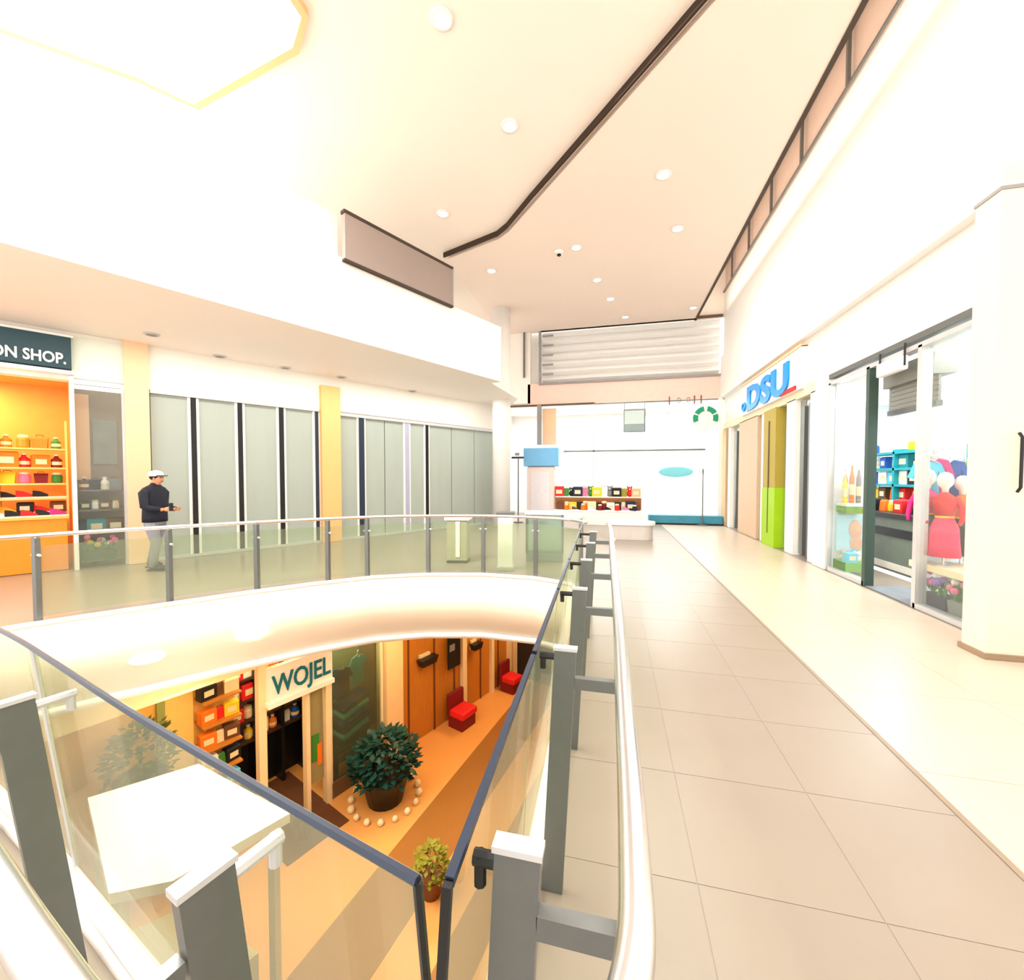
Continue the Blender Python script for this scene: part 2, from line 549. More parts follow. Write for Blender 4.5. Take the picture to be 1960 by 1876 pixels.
# ------------------------------------------------------------------ left upper gallery fascia
FA = Frame(-6.14, 3.84, 25)
struct(MB().box(-9, 7.7, 0.0, 0.35, 4.19, 5.62).build('wall_left_fascia', WARMWHITE, loc=FA.p(0, 0), rot=FA.rot), 'long white fascia of the upper gallery')
LF = Frame(-7.34, 8.77, 30)
struct(MB().prism([FA.p(-9, 0.34)[:2], FA.p(7.7, 0.34)[:2], (-3.0, 13.4), LF.p(7.5, 0.4)[:2], LF.p(-9, 0.4)[:2]], 4.2, 4.3).build('ceiling_soffit', WARMWHITE), 'white soffit over the left shopfronts')
ub = thing('gallery_balustrade', 'pale frosted glass balustrade on the white upper fascia', 'balustrade', FA.p(0, 0.12), FA.rot)
for a, b_ in ((-4.0, -1.6), (-1.58, 0.47), (0.50, 3.2)):
    part(ub, 'glass_panel', MB().box(a, b_, -0.01, 0.01, 5.62, 6.42), PALEGLASS)
part(ub, 'joint_post', MB().box(0.47, 0.50, -0.02, 0.02, 5.62, 6.6), GREY)
gp = thing('sign_panel', 'large blank grey sign panel on top of the white left fascia', 'sign panel', FA.p(0, -0.04), FA.rot)
part(gp, 'board', MB().box(3.24, 5.88, -0.04, 0.06, 5.58, 6.43), mat('warm_grey_board', (150, 134, 126), 0.6, var=0.04, scale=2))
part(gp, 'top_edge', MB().box(3.22, 5.90, -0.05, 0.07, 6.40, 6.46), mat('dark_brown_edge2', (62, 48, 40), 0.6))
part(gp, 'bottom_edge', MB().box(3.22, 5.90, -0.05, 0.07, 5.55, 5.59), mat('dark_brown_edge2', (62, 48, 40), 0.6))
part(gp, 'side_edge', MB().box(5.86, 5.90, -0.05, 0.07, 5.58, 6.43), GREY)
struct(MB().box(-9, 8.2, 2.6, 2.8, 4.3, 7.3).build('wall_left_upper', WHITE, loc=FA.p(0, 0), rot=FA.rot), 'white back wall of the upper gallery')
struct(MB().box(-9, 7.7, 0.3, 2.6, 4.9, 5.0).build('floor_gallery', WARMWHITE, loc=FA.p(0, 0), rot=FA.rot), 'floor of the upper gallery')
for k, (x, y) in enumerate([(-8.0, 5.83), (-8.05, 7.2), (-7.4, 8.3), (-6.7, 9.4), (-5.75, 11.4), (-5.0, 13.2)]):
    t = thing('soffit_spot', 'small grey spotlight in the left soffit, %s from the dark shop sign' % ORD[k], 'spotlight', (x, y, 4.2), 0, 'spotlights in the soffit over the left shops')
    part(t, 'rim', MB().lathe([(0.12, 0), (0.12, -0.015), (0.08, -0.02)], n=16), SILVER, smooth=True)
    part(t, 'reflector', MB().lathe([(0.0, -0.02), (0.08, -0.022), (0.07, -0.005)], n=16), GREY, smooth=True)
# white column at the end of the left shops
struct(MB().lathe([(0.30, 0), (0.30, 7.22)], n=28).build('column', WHITE, loc=(-3.62, 13.6, 0), smooth=True), 'round white column at the end of the left shops')

# ------------------------------------------------------------------ left shopfronts (frame LF)
R = LF.rot


def L(s, d=0.0, z=0.0):
    return LF.p(s, d, z)


struct(MB().box(-9, 7.4, 0.02, 0.3, 3.36, 4.2).build('wall_left', WARMWHITE, loc=L(0), rot=R), 'white bulkhead over the left shop windows')
struct(MB().box(-3.20, -2.85, -0.10, 0.3, 0, 4.2).build('pillar_left', PEACH, loc=L(0), rot=R), 'pale peach pillar left of the frosted windows')
struct(MB().box(0.41, 0.89, -0.10, 0.3, 0, 3.95).build('pillar_orange', ORANGEP, loc=L(0), rot=R), 'orange pillar between the frosted windows')
struct(MB().box(-3.88, -3.2, -0.02, 0.02, 3.40, 4.12).build('trim_7', mat('pale_green_panel', (226, 232, 218), 0.6), loc=L(0), rot=R), 'pale panel right of the dark shop sign')


def frosted_window(n, s0, s1, zt, mulls, label):
    w = struct(MB().box(s0, s1, 0.10, 0.14, 0.02, zt).build('window_%d' % n, mat('window_back', (150, 156, 150), 0.6), loc=L(0), rot=R), label)
    edges = [s0] + [m[0] for m in mulls] + [s1]
    for a, b_ in zip(edges[:-1], edges[1:]):
        nn = max(1, int(round((b_ - a) / 0.85)))
        for k in range(nn):
            x0, x1 = a + (b_ - a) * k / nn, a + (b_ - a) * (k + 1) / nn
            part(w, 'frosted_pane', MB().box(x0 + 0.012, x1 - 0.012, 0.06, 0.09, 0.06, zt - 0.05), FROST)
    for s, wd, m in mulls:
        part(w, 'mullion', MB().box(s - wd / 2, s + wd / 2, 0.0, 0.10, 0.05, zt - 0.03), m)
        part(w, 'mullion_edge', MB().box(s - wd / 2 - 0.05, s - wd / 2, 0.02, 0.10, 0.05, zt - 0.03), WHITE)
        part(w, 'mullion_edge', MB().box(s + wd / 2, s + wd / 2 + 0.05, 0.02, 0.10, 0.05, zt - 0.03), WHITE)
    part(w, 'top_rail', MB().box(s0, s1, -0.02, 0.10, zt - 0.05, zt + 0.02), SILVER)
    part(w, 'sill', MB().box(s0, s1, -0.02, 0.12, 0.0, 0.06), SILVER)
    return w


frosted_window(2, -2.83, 0.40, 3.34, [(-2.15, 0.09, BLACK), (-1.32, 0.09, BLACK), (-0.48, 0.10, BLACK), (0.33, 0.08, NAVYTRIM)], 'frosted grey-green shop window with dark mullions behind the person')
frosted_window(3, 0.90, 6.65, 3.30, [(1.51, 0.15, NAVYTRIM), (2.93, 0.13, LILAC), (3.63, 0.10, BLACK), (6.58, 0.10, DARKSTEEL)], 'long frosted shop window right of the orange pillar')

# the shop with the dark sign
sg = thing('shop_sign', 'dark teal shop sign with white lettering above the orange shop', 'sign', L(0, -0.05), R)
part(sg, 'board', MB().box(-6.2, -3.87, -0.10, 0.05, 3.52, 4.07), mat('dark_teal', (30, 62, 72), 0.5, var=0.15, scale=3), bevel=0.01)
part(sg, 'trim', MB().box(-6.2, -3.84, -0.08, 0.06, 4.07, 4.11), WHITE)
part(sg, 'bottom_trim', MB().box(-6.2, -3.84, -0.08, 0.06, 3.44, 3.50), WHITE)
text(sg, 'lettering', 'ON SHOP.', 0.25, WHITE, (-3.93, -0.11, 3.60), (radians(90), 0, 0), align='RIGHT', width=0.72)
sh = room('wall_orange_shop', 'orange lit shop interior with walls and a counter under the dark sign', L(0), R)
WARM = mat('orange_wall', (250, 168, 84), 0.7, var=0.06)
part(sh, 'back_wall', MB().box(-7.0, -3.9, 1.6, 1.7, 0, 3.45), WARM)
part(sh, 'ceiling_panel', MB().box(-7.0, -3.9, 0.1, 1.7, 3.42, 3.46), WARM)
part(sh, 'side_wall', MB().box(-3.92, -3.86, 0.12, 1.7, 0, 3.45), WARM)
part(sh, 'counter', MB().box(-7.0, -3.98, 0.16, 0.5, 0, 0.92), mat('orange_counter', (246, 150, 36), 0.5, var=0.08), bevel=0.01)
part(sh, 'counter_top', MB().box(-7.0, -3.96, 0.12, 0.54, 0.92, 0.96), mat('amber_top', (240, 190, 90), 0.4))
fr = struct(MB().box(-3.91, -3.85, -0.06, 0.08, 0, 3.42).build('door_1', WHITE, loc=L(0), rot=R), 'white door post of the orange shop')
MB().box(-3.85, -3.20, -0.04, 0.06, 3.30, 3.38).build('head_rail', WHITE, fr)
MB().box(-3.24, -3.20, -0.04, 0.08, 0, 3.3).build('side_rail', SILVER, fr)
ol = bpy.data.lights.new('shop_lamp', 'AREA')
ol.shape, ol.size, ol.size_y, ol.energy, ol.color = 'RECTANGLE', 2.4, 0.9, 90, (1, 0.72, 0.36)
olo = bpy.data.objects.new('shop_lamp', ol)
COL.objects.link(olo)
olo.location = L(-5.3, 0.8, 3.38)
shelf = thing('shop_shelf', 'tall open shelf of goods inside the orange lit shop', 'shelf', L(0, 0.75), R)
for z in (1.0, 1.27, 1.54, 1.83, 2.18):
    part(shelf, 'shelf_board', MB().box(-5.6, -3.98, 0, 0.32, z - 0.03, z), mat('amber_board', (252, 206, 120), 0.5))
for s in (-5.62, -4.8, -3.97):
    part(shelf, 'upright', MB().box(s - 0.015, s + 0.015, 0, 0.34, 0, 2.7), mat('amber_board', (252, 206, 120), 0.5))

item_cache = {}


def item(kind, col, loc, rot, sc, label, cat, group):
    """A small shop item: carton, bottle, bag, jar or toy, built once per kind and colour, then copied."""
    key = (kind, col)
    m = pal(col)
    if key not in item_cache:
        if kind == 'carton':
            ps = [('box', MB().box(-.5, .5, -.35, .35, 0, .9), m), ('lid_flap', MB().taper(0, 0, .9, 1.02, .72, 1.0, .9, .5), m), ('label_panel', MB().box(-.3, .3, -.365, -.35, .25, .65), pal('cream'))]
        elif kind == 'bottle':
            ps = [('body', MB().lathe([(.28, 0), (.3, .05), (.3, .6), (.12, .78), (.11, .9)], n=10), m), ('cap', MB().lathe([(.13, .9), (.13, 1.0)], n=10), pal('white')), ('label_band', MB().lathe([(.305, .2), (.305, .45)], n=10), pal('cream'))]
        elif kind == 'bag':
            ps = [('bag_body', MB().taper(0, 0, 0, .8, .45, .75, .9, .3).taper(0, 0, .75, .9, .3, .92, .95, .06), m), ('handle', MB().tube([(-.2, 0, .9), (-.18, 0, 1.05), (.18, 0, 1.05), (.2, 0, .9)], .03, 6), pal('brown'))]
        elif kind == 'shoe':
            ps = [('upper', MB().add([(-.5, -.18, .1), (.5, -.14, .1), (.5, .14, .1), (-.5, .18, .1), (-.48, -.14, .62), (-.1, -.13, .55), (.42, -.1, .25), (.42, .1, .25), (-.1, .13, .55), (-.48, .14, .62)],
                                     [(0, 3, 2, 1), (0, 1, 6, 5, 4), (3, 9, 8, 7, 2), (1, 2, 7, 6), (0, 4, 9, 3), (4, 5, 8, 9), (5, 6, 7, 8)]), m), ('sole', MB().box(-.54, .56, -.2, .2, 0, .1), pal('white'))]
        elif kind == 'jar':
            ps = [('body', MB().lathe([(.3, 0), (.36, .1), (.36, .65), (.28, .78)], n=12), m), ('lid', MB().lathe([(.3, .78), (.3, .95), (.2, 1.0)], n=12), pal('cream'))]
        else:  # plush toy
            ps = [('body', MB().ball((0, 0, .32), (.34, .28, .34), 10, 7), m), ('head', MB().ball((0, -.03, .78), (.26, .24, .24), 10, 7), m), ('ear', MB().ball((-.2, 0, .98), .09, 8, 6).ball((.2, 0, .98), .09, 8, 6), m), ('muzzle', MB().ball((0, -.24, .74), .09, 8, 6), pal('cream'))]
        root = thing(kind if kind != 'toy' else 'plush_toy', label, cat, loc, rot, group)
        for n, b, mm in ps:
            part(root, n, b, mm)
        item_cache[key] = root
    else:
        src = item_cache[key]
        root = src.copy()
        COL.objects.link(root)
        for ch in list(src.children):
            c = ch.copy()
            COL.objects.link(c)
            c.parent = root
        root['label'], root['category'], root['group'] = label, cat, group
        root.location = loc
        root.rotation_euler = (0, 0, rot)
    root.scale = sc if isinstance(sc, tuple) else (sc, sc, sc)
    return root


CATS = {'carton': 'box', 'bottle': 'bottle', 'bag': 'bag', 'shoe': 'shoe', 'jar': 'jar', 'toy': 'toy'}
NOUN = {'carton': 'carton', 'bottle': 'bottle', 'bag': 'shopping bag', 'shoe': 'shoe', 'jar': 'jar', 'toy': 'plush toy'}


def row(frame, s0, s1, d, z, kinds, cols, size, where, group, turn=0.0):
    """Goods side by side on a board; the label gives colour, kind, board and place in the row."""
    n = len(cols)
    for k, c in enumerate(cols):
        kd = kinds[k % len(kinds)]
        s = s0 + (s1 - s0) * (k + .5) / n
        item(kd, c, frame.p(s, d, z), frame.rot + turn + random.uniform(-.15, .15), size * random.uniform(.88, 1.1),
             '%s %s on the %s, %s from left' % (c, NOUN[kd], where, ORD[k]), CATS[kd], group)


G1 = 'goods on the shelves of the orange shop'
row(LF, -5.2, -4.0, 0.9, 2.18, ['jar', 'bag', 'bottle'], ['olive', 'green', 'orange', 'olive', 'orange', 'green'], 0.24, 'top board of the orange shop shelf', G1)
row(LF, -5.2, -4.0, 0.9, 1.83, ['carton', 'bottle'], ['white', 'brown', 'orange', 'red', 'orange', 'dark red'], 0.26, 'second board of the orange shop shelf', G1)
row(LF, -5.2, -4.0, 0.9, 1.54, ['bag', 'jar'], ['red', 'white', 'yellow', 'pink', 'dark red', 'green'], 0.22, 'third board of the orange shop shelf', G1)
row(LF, -5.2, -4.0, 0.9, 1.27, ['shoe'], ['black', 'yellow', 'black', 'red', 'black', 'orange'], 0.22, 'fourth board of the orange shop shelf', G1)
row(LF, -5.2, -4.0, 0.9, 1.0, ['shoe', 'carton'], ['black', 'red', 'yellow', 'black', 'red', 'brown'], 0.20, 'lowest board of the orange shop shelf', G1)
row(LF, -5.2, -4.0, 0.32, 0.96, ['shoe'], ['dark red', 'black', 'white', 'black', 'red', 'black', 'magenta'], 0.20, 'amber counter top of the orange shop', 'shoes on the counter of the orange shop')

# grey display bay beside the orange shop
db = thing('display_bay', 'grey glazed display bay between orange shop and peach pillar', 'display', L(0), R)
part(db, 'back_panel', MB().box(-3.85, -3.2, 0.55, 0.6, 0, 3.3), mat('taupe', (150, 138, 124), 0.7, var=0.15, scale=9))
part(db, 'grey_poster', MB().box(-3.62, -3.28, 0.52, 0.55, 1.9, 2.75), mat('poster_grey', (146, 150, 146), 0.6, var=0.2, scale=5))
part(db, 'upper_panel', MB().box(-3.85, -3.66, 0.5, 0.55, 1.6, 3.2), PEACH)
part(db, 'glass', MB().box(-3.85, -3.24, 0.0, 0.012, 0.1, 3.28), CLEAR)
for z in (0.62, 1.05, 1.42):
    part(db, 'shelf_board', MB().box(-3.85, -3.24, 0.18, 0.54, z - 0.03, z), mat('taupe_board', (120, 106, 94), 0.6))
G2 = 'goods in the grey display bay'
row(LF, -3.82, -3.28, 0.34, 1.05, ['carton', 'jar'], ['black', 'white', 'brown', 'cream'], 0.17, 'middle board of the grey display bay', G2)
row(LF, -3.82, -3.28, 0.34, 1.42, ['bottle', 'bag'], ['brown', 'black', 'white', 'grey'], 0.22, 'upper board of the grey display bay', G2)
row(LF, -3.82, -3.28, 0.34, 0.62, ['bag', 'carton'], ['navy', 'teal', 'cream', 'brown'], 0.24, 'lower board of the grey display bay', G2)


def flower_box(loc, rot, w, cols, box_col, label, name='flower_box', n=14):
    t = thing(name, label, 'flower box', loc, rot)
    part(t, 'planter', MB().taper(0, 0, 0, w, w * .5, .2, w * 1.08, w * .55), box_col)
    leaf = MB()
    for _ in range(26):
        x, y, z = random.uniform(-w / 2, w / 2), random.uniform(-w * .25, w * .25), random.uniform(.2, .36)
        a = random.uniform(0, 6.28)
        leaf.add([(x, y, z - .08), (x + .05 * cos(a), y + .05 * sin(a), z), (x + .02 * cos(a), y + .02 * sin(a), z + .07), (x - .03 * sin(a), y + .03 * cos(a), z)], [(0, 1, 2, 3), (3, 2, 1, 0)])
    part(t, 'leaves', leaf, pal('green'))
    for k in range(n):
        c = cols[k % len(cols)]
        b = MB().ball((random.uniform(-w / 2, w / 2), random.uniform(-w * .25, w * .2), random.uniform(.3, .46)), random.uniform(.035, .055), 7, 5)
        part(t, 'blossom', b, pal(c))
    return t


fb = flower_box(L(-3.58, 0.2, 0.1), R, 0.44, ['pink', 'yellow', 'pink', 'white'], colour('bottle_green', (18, 70, 50)), 'green box of pink and yellow flowers low in the grey display bay')

# ------------------------------------------------------------------ right shops
# entrance shop under the blue sign
rs = room('wall_entrance_shop', 'white shop entrance with beige and lime posts under the blue sign', (3.75, 0, 0))
part(rs, 'head_beam', MB().box(0.0, 0.3, 9.0, 15.9, 3.28, 3.5), mat('cream_beam', (238, 228, 196), 0.6))
part(rs, 'back_panel', MB().box(0.5, 0.55, 9.05, 15.9, 0, 3.4), WHITE)
for y0, y1, m, x0 in ((15.3, 15.75, mat('tan_post', (196, 168, 128), 0.6), -.05), (14.95, 15.2, WHITE, 0.0), (12.35, 14.0, mat('beige_post', (214, 186, 158), 0.6), 0.0), (11.75, 12.1, WHITE, 0.02),
                      (10.0, 10.45, WHITE, 0.0), (9.05, 9.32, WHITE, 0.0)):
    part(rs, 'post', MB().box(x0, 0.4, y0, y1, 0, 3.3), m)
for y in (9.75, 9.45, 14.5):
    part(rs, 'dark_mullion', MB().box(0.05, 0.2, y - 0.06, y + 0.06, 0.05, 3.1), DARKSTEEL)
for y0, y1 in ((9.5, 9.7), (9.8, 10.0), (10.5, 10.85), (14.05, 14.9)):
    part(rs, 'glass_pane', MB().box(0.10, 0.115, y0, y1, 0.05, 3.25), CLEAR)
ln = thing('banner_post', 'olive post with a bright lime green lower half beside the entrance', 'post', (3.75, 11.3, 0))
part(ln, 'upper', MB().box(-0.06, 0.35, -0.40, 0.40, 1.4, 3.28), mat('olive_post', (176, 156, 62), 0.6))
part(ln, 'lower', MB().box(-0.07, 0.35, -0.42, 0.42, 0.0, 1.4), mat('lime_post', (160, 206, 10), 0.5))
part(ln, 'edge', MB().box(-0.075, -0.06, -0.02, 0.03, 0.3, 3.0), mat('dark_olive', (84, 70, 30), 0.6))
bs = thing('blue_sign', 'white sign board with big bright blue letters over the right entrance', 'sign', (3.68, 0, 0))
part(bs, 'board', MB().box(0.0, 0.12, 9.6, 13.6, 3.44, 4.3), WHITE)
part(bs, 'top_edge', MB().box(-0.02, 0.12, 9.6, 13.6, 4.28, 4.33), PEACH)
BLUE = mat('sign_blue', (0, 150, 236), 0.4, var=0.05)
text(bs, 'lettering', 'DSU', 0.86, BLUE, (-0.02, 13.0, 3.52), (radians(90), 0, radians(-90)), width=1.75, extrude=0.02, bold=0.035)
part(bs, 'ring_mark', MB().tube([(-0.02, 13.25 + 0.14 * cos(a), 3.66 + 0.1 * sin(a)) for a in [2 * pi * k / 18 for k in range(19)]], 0.035, 6), BLUE)
part(bs, 'red_tag', MB().box(-0.03, 0.0, 9.8, 10.6, 3.46, 3.54), pal('red'))
# pillar between the right shops
struct(MB().box(3.70, 4.36, 8.55, 9.0, 0, 3.46).build('pillar_right', WHITE), 'white pillar between the right shops')

# clothes and toy shop with glazed front
struct(MB().box(3.72, 3.86, 5.42, 8.55, 3.38, 3.46).build('trim_8', DARKSTEEL), 'dark head rail of the right shop window')
struct(MB().box(3.72, 3.86, 5.42, 8.55, 3.27, 3.33).build('trim_9', SILVER), 'silver rail under the dark head rail')
si = room('wall_right_shop', 'white lit shop room behind the right display windows', (3.75, 0, 0))
part(si, 'back_wall', MB().box(3.2, 3.3, 4.9, 12.5, 0, 3.46), WHITE)
part(si, 'side_wall', MB().box(0.66, 3.2, 12.4, 12.5, 0, 3.46), mat('pale_blue_wall', (220, 232, 240), 0.6))
part(si, 'ceiling_panel', MB().box(0.1, 3.2, 4.9, 12.5, 3.44, 3.48), WHITE)
part(si, 'floor_mat', MB().box(-0.02, 1.2, 6.3, 7.4, 0.0, 0.012), mat('grey_mat', (120, 128, 134), 0.8, var=0.2))
area_light('right_shop_light', (5.6, 8.8, 3.4), 2.0, 5.0, 140, (0.95, 0.98, 1.0))
wl = struct(MB().box(3.76, 3.80, 7.38, 8.50, 0.06, 3.3).build('window_4', CLEAR), 'left display window of the right shop')
MB().box(3.72, 3.84, 7.34, 7.42, 0, 3.3).build('frame_post', mat('dark_green_frame', (60, 80, 70), 0.5), wl)
MB().box(3.72, 3.84, 8.48, 8.55, 0, 3.3).build('frame_post', SILVER, wl)
MB().box(3.72, 3.84, 7.38, 8.50, 0, 0.07).build('sill', SILVER, wl)
wr = struct(MB().box(3.76, 3.80, 5.45, 6.28, 0.06, 3.3).build('window_5', CLEAR), 'right display window with mannequins')
MB().box(3.72, 3.84, 6.26, 6.33, 0, 3.3).build('frame_post', SILVER, wr)
MB().box(3.72, 3.84, 5.40, 5.46, 0, 3.3).build('frame_post', SILVER, wr)
MB().box(3.72, 3.84, 5.42, 6.30, 0, 0.06).build('sill', SILVER, wr)
# display boards behind the left window
dp = thing('window_display', 'window display niche with green shelf and blue picture board', 'display', (3.8, 8.46, 0))
part(dp, 'side_panel', MB().box(0.0, 0.58, 0.0, 0.04, 0.05, 3.3), mat('pale_backdrop', (236, 240, 244), 0.7))
part(dp, 'green_shelf', MB().box(0.03, 0.36, -0.34, -0.02, 1.04, 1.16), mat('grass_green', (110, 160, 40), 0.6))
part(dp, 'white_shelf', MB().box(0.03, 0.36, -0.34, -0.02, 1.16, 1.21), WHITE)
part(dp, 'picture_board', MB().box(0.03, 0.44, -0.05, -0.02, 0.36, 1.0), mat('sky_print', (186, 224, 238), 0.6))
part(dp, 'picture_print', MB().ball((0.31, -0.055, 0.74), (0.10, 0.012, 0.17), 14, 8).ball((0.33, -0.055, 0.5), (0.10, 0.012, 0.13), 14, 8), mat('peach_print', (232, 176, 148), 0.6))
part(dp, 'green_base', MB().box(0.0, 0.34, -0.42, -0.02, 0.07, 0.22), mat('lawn_green', (104, 176, 44), 0.6))
area_light('window_display_lamp', (4.08, 8.0, 3.25), 0.35, 0.7, 12)  # added fill to brighten the display niche, not a known fitting
for k, (c, x) in enumerate((('yellow', 3.86), ('violet', 3.91), ('orange', 3.96), ('peach', 4.01), ('grey', 4.06), ('pink', 4.11))):
    item('bottle', c, (x, 8.24 + 0.1 * (k % 2), 1.21), 0, (0.12, 0.12, 0.55 + 0.08 * (k % 3)), 'tall %s bottle on the white shelf of the left display window' % c, 'bottle', 'tall bottles in the left display window')
for c, kd, x, y in (('cyan', 'carton', 3.90, 8.12), ('white', 'toy', 4.03, 8.18), ('cyan', 'toy', 4.06, 8.34), ('peach', 'toy', 3.91, 8.34)):
    item(kd, c, (x, y, 0.22), 0.2, 0.17, '%s %s on the green base of the left display window' % (c, NOUN[kd]), CATS[kd], 'goods on the green window base')

# doorway: roller shutter, hanging box sign, counter and stock
rsx = thing('roller_shutter', 'grey half lowered roller shutter over the shop doorway', 'shutter', (3.95, 6.85, 0))
part(rsx, 'housing', MB().box(-0.05, 0.2, -0.5, 0.5, 2.95, 3.22), mat('shutter_grey', (140, 140, 134), 0.5))
for k in range(5):
    part(rsx, 'slat', MB().box(0.02, 0.05, -0.48, 0.48, 2.62 + 0.066 * k, 2.68 + 0.066 * k), mat('shutter_grey', (140, 140, 134), 0.5))
part(rsx, 'bottom_bar', MB().box(0.0, 0.07, -0.48, 0.48, 2.55, 2.62), DARKSTEEL)
hb = thing('box_sign', 'small blank white box sign hanging over the shop doorway', 'sign', (3.70, 6.8, 3.06))
part(hb, 'box', MB().box(-0.05, 0.05, -0.26, 0.26, 0.0, 0.19), WHITE, bevel=0.02)
for y in (-0.26, 0.26):
    part(hb, 'hanger', MB().tube([(0, y, 0.05), (0, y, 0.34)], 0.012, 6), BLACK)
ct = thing('shop_counter', 'grey shop counter with black top in the right doorway', 'counter', (4.75, 8.75, 0))
part(ct, 'front', MB().box(0, 0.5, -0.9, 1.0, 0, 0.94), mat('grey_green_front', (122, 130, 120), 0.6, var=0.1), bevel=0.01)
part(ct, 'top', MB().box(-0.06, 0.56, -0.95, 1.05, 0.94, 1.02), BLACK)
part(ct, 'slot', MB().box(-0.02, 0.01, -0.7, 0.3, 0.62, 0.76), BLACK)
part(ct, 'kick_strip', MB().box(-0.03, 0.0, -0.95, 1.0, 0.05, 0.16), WARMWHITE)
sk = thing('stock_shelf', 'teal edged stock shelf seen through the right shop doorway', 'shelf', (5.9, 10.6, 0))
for z in (1.15, 1.5, 1.85, 2.2):
    part(sk, 'shelf_board', MB().box(0, 0.4, -1.3, 1.6, z - 0.05, z), mat('teal_board', (24, 150, 160), 0.5))
for y in (-1.3, 0.1, 1.6):
    part(sk, 'upright', MB().box(0, 0.42, y - 0.03, y + 0.03, 0, 2.25), mat('teal_board', (24, 150, 160), 0.5))


class SFrame:
    rot = radians(-90)

    def p(self, s, d=0.0, z=0.0):
        return (5.9 + d, 10.6 - s, z)


SF = SFrame()
G3 = 'stock on the teal shelf'
row(SF, -1.5, 1.2, 0.2, 1.15, ['carton', 'bag'], ['orange', 'yellow', 'brown', 'orange', 'red', 'yellow', 'brown', 'orange'], 0.28, 'lowest board of the teal shelf', G3)
row(SF, -1.5, 1.2, 0.2, 1.5, ['carton'], ['white', 'blue', 'white', 'cyan', 'white', 'black', 'white', 'orange'], 0.28, 'second board of the teal shelf', G3)
row(SF, -1.5, 1.2, 0.2, 1.85, ['carton', 'bottle'], ['cyan', 'white', 'blue', 'white', 'teal', 'black', 'cyan', 'blue'], 0.28, 'third board of the teal shelf', G3)
row(SF, -1.5, 1.2, 0.2, 2.2, ['jar', 'carton'], ['blue', 'white', 'lime', 'cyan'], 0.24, 'top board of the teal shelf', G3)


class CFrame:
    rot = radians(-90)

    def p(self, s, d=0.0, z=0.0):
        return (4.75 + d, 8.75 - s, z)


row(CFrame(), -0.9, 0.85, 0.25, 1.02, ['carton', 'bag', 'jar'], ['black', 'orange', 'yellow', 'red', 'black', 'orange', 'brown'], 0.24, 'black counter top in the right doorway', 'goods on the black counter')

# mannequins in the right window
pf = thing('display_platform', 'cream display platform inside the mannequin window', 'platform', (3.84, 6.05, 0))
part(pf, 'top', MB().box(0.0, 0.6, -0.58, 0.54, 0.48, 0.56), mat('cream_platform', (250, 226, 190), 0.5))
struct(MB().box(3.97, 4.50, 6.70, 6.73, 0.0, 3.2).build('wall_partition', mat('pale_blue_board', (226, 238, 250), 0.6)), 'pale blue partition behind the mannequins')
part(pf, 'leg', MB().box(0.52, 0.58, -0.56, -0.50, 0, 0.48), GREY)
part(pf, 'leg', MB().box(0.52, 0.58, 0.46, 0.52, 0, 0.48), GREY)
area_light('mannequin_lamp', (4.15, 6.1, 3.25), 0.4, 0.8, 9)


def mannequin(loc, h, dress, top, head, label, rot=0.0, flare=0.22):
    t = thing('mannequin', label, 'mannequin', loc, rot, 'dressed mannequins in the right window')
    k = h / 1.2
    part(t, 'stand', MB().lathe([(0.11 * k, 0), (0.11 * k, 0.015), (0.012, 0.02), (0.012, 0.3 * k)], n=14), STEEL)
    part(t, 'dress', MB().lathe([(flare * k, 0.12 * k), (flare * .9 * k, 0.3 * k), (0.14 * k, 0.5 * k), (0.085 * k, 0.64 * k), (0.10 * k, 0.70 * k)], n=18), dress, smooth=True)
    part(t, 'bodice', MB().lathe([(0.095 * k, 0.66 * k), (0.12 * k, 0.78 * k), (0.125 * k, 0.88 * k), (0.05 * k, 0.95 * k), (0.035 * k, 0.97 * k)], n=16), top, smooth=True)
    for s in (-1, 1):
        part(t, 'arm', MB().tube([(0, s * 0.11 * k, 0.90 * k), (-0.02, s * 0.16 * k, 0.78 * k), (-0.06, s * 0.17 * k, 0.62 * k), (-0.09, s * 0.15 * k, 0.55 * k)], [0.035 * k, 0.033 * k, 0.027 * k, 0.02 * k], 8), top, smooth=True)
    part(t, 'head', MB().lathe([(0.03 * k, 0.95 * k), (0.035 * k, 1.02 * k), (0.075 * k, 1.07 * k), (0.085 * k, 1.14 * k), (0.06 * k, 1.21 * k), (0.02 * k, 1.235 * k)], n=14), head, smooth=True)
    part(t, 'belt', MB().lathe([(0.092 * k, 0.635 * k), (0.095 * k, 0.67 * k)], n=16), pal('yellow'))
    return t


SKINW = mat('mannequin_white', (246, 236, 228), 0.4)
mannequin((3.99, 6.24, 0.56), 1.12, mat('hot_pink', (250, 40, 96), 0.6), pal('red'), SKINW, 'mannequin in a long hot pink dress in the right window', radians(50), flare=0.17)
mannequin((3.96, 6.49, 0.56), 1.16, pal('navy'), pal('magenta'), SKINW, 'mannequin in navy skirt and magenta top in the right window', radians(40), flare=0.12)
mannequin((4.27, 6.40, 0.56), 1.08, pal('black'), pal('orange'), SKINW, 'mannequin in black skirt and orange top in the right window', radians(55), flare=0.13)


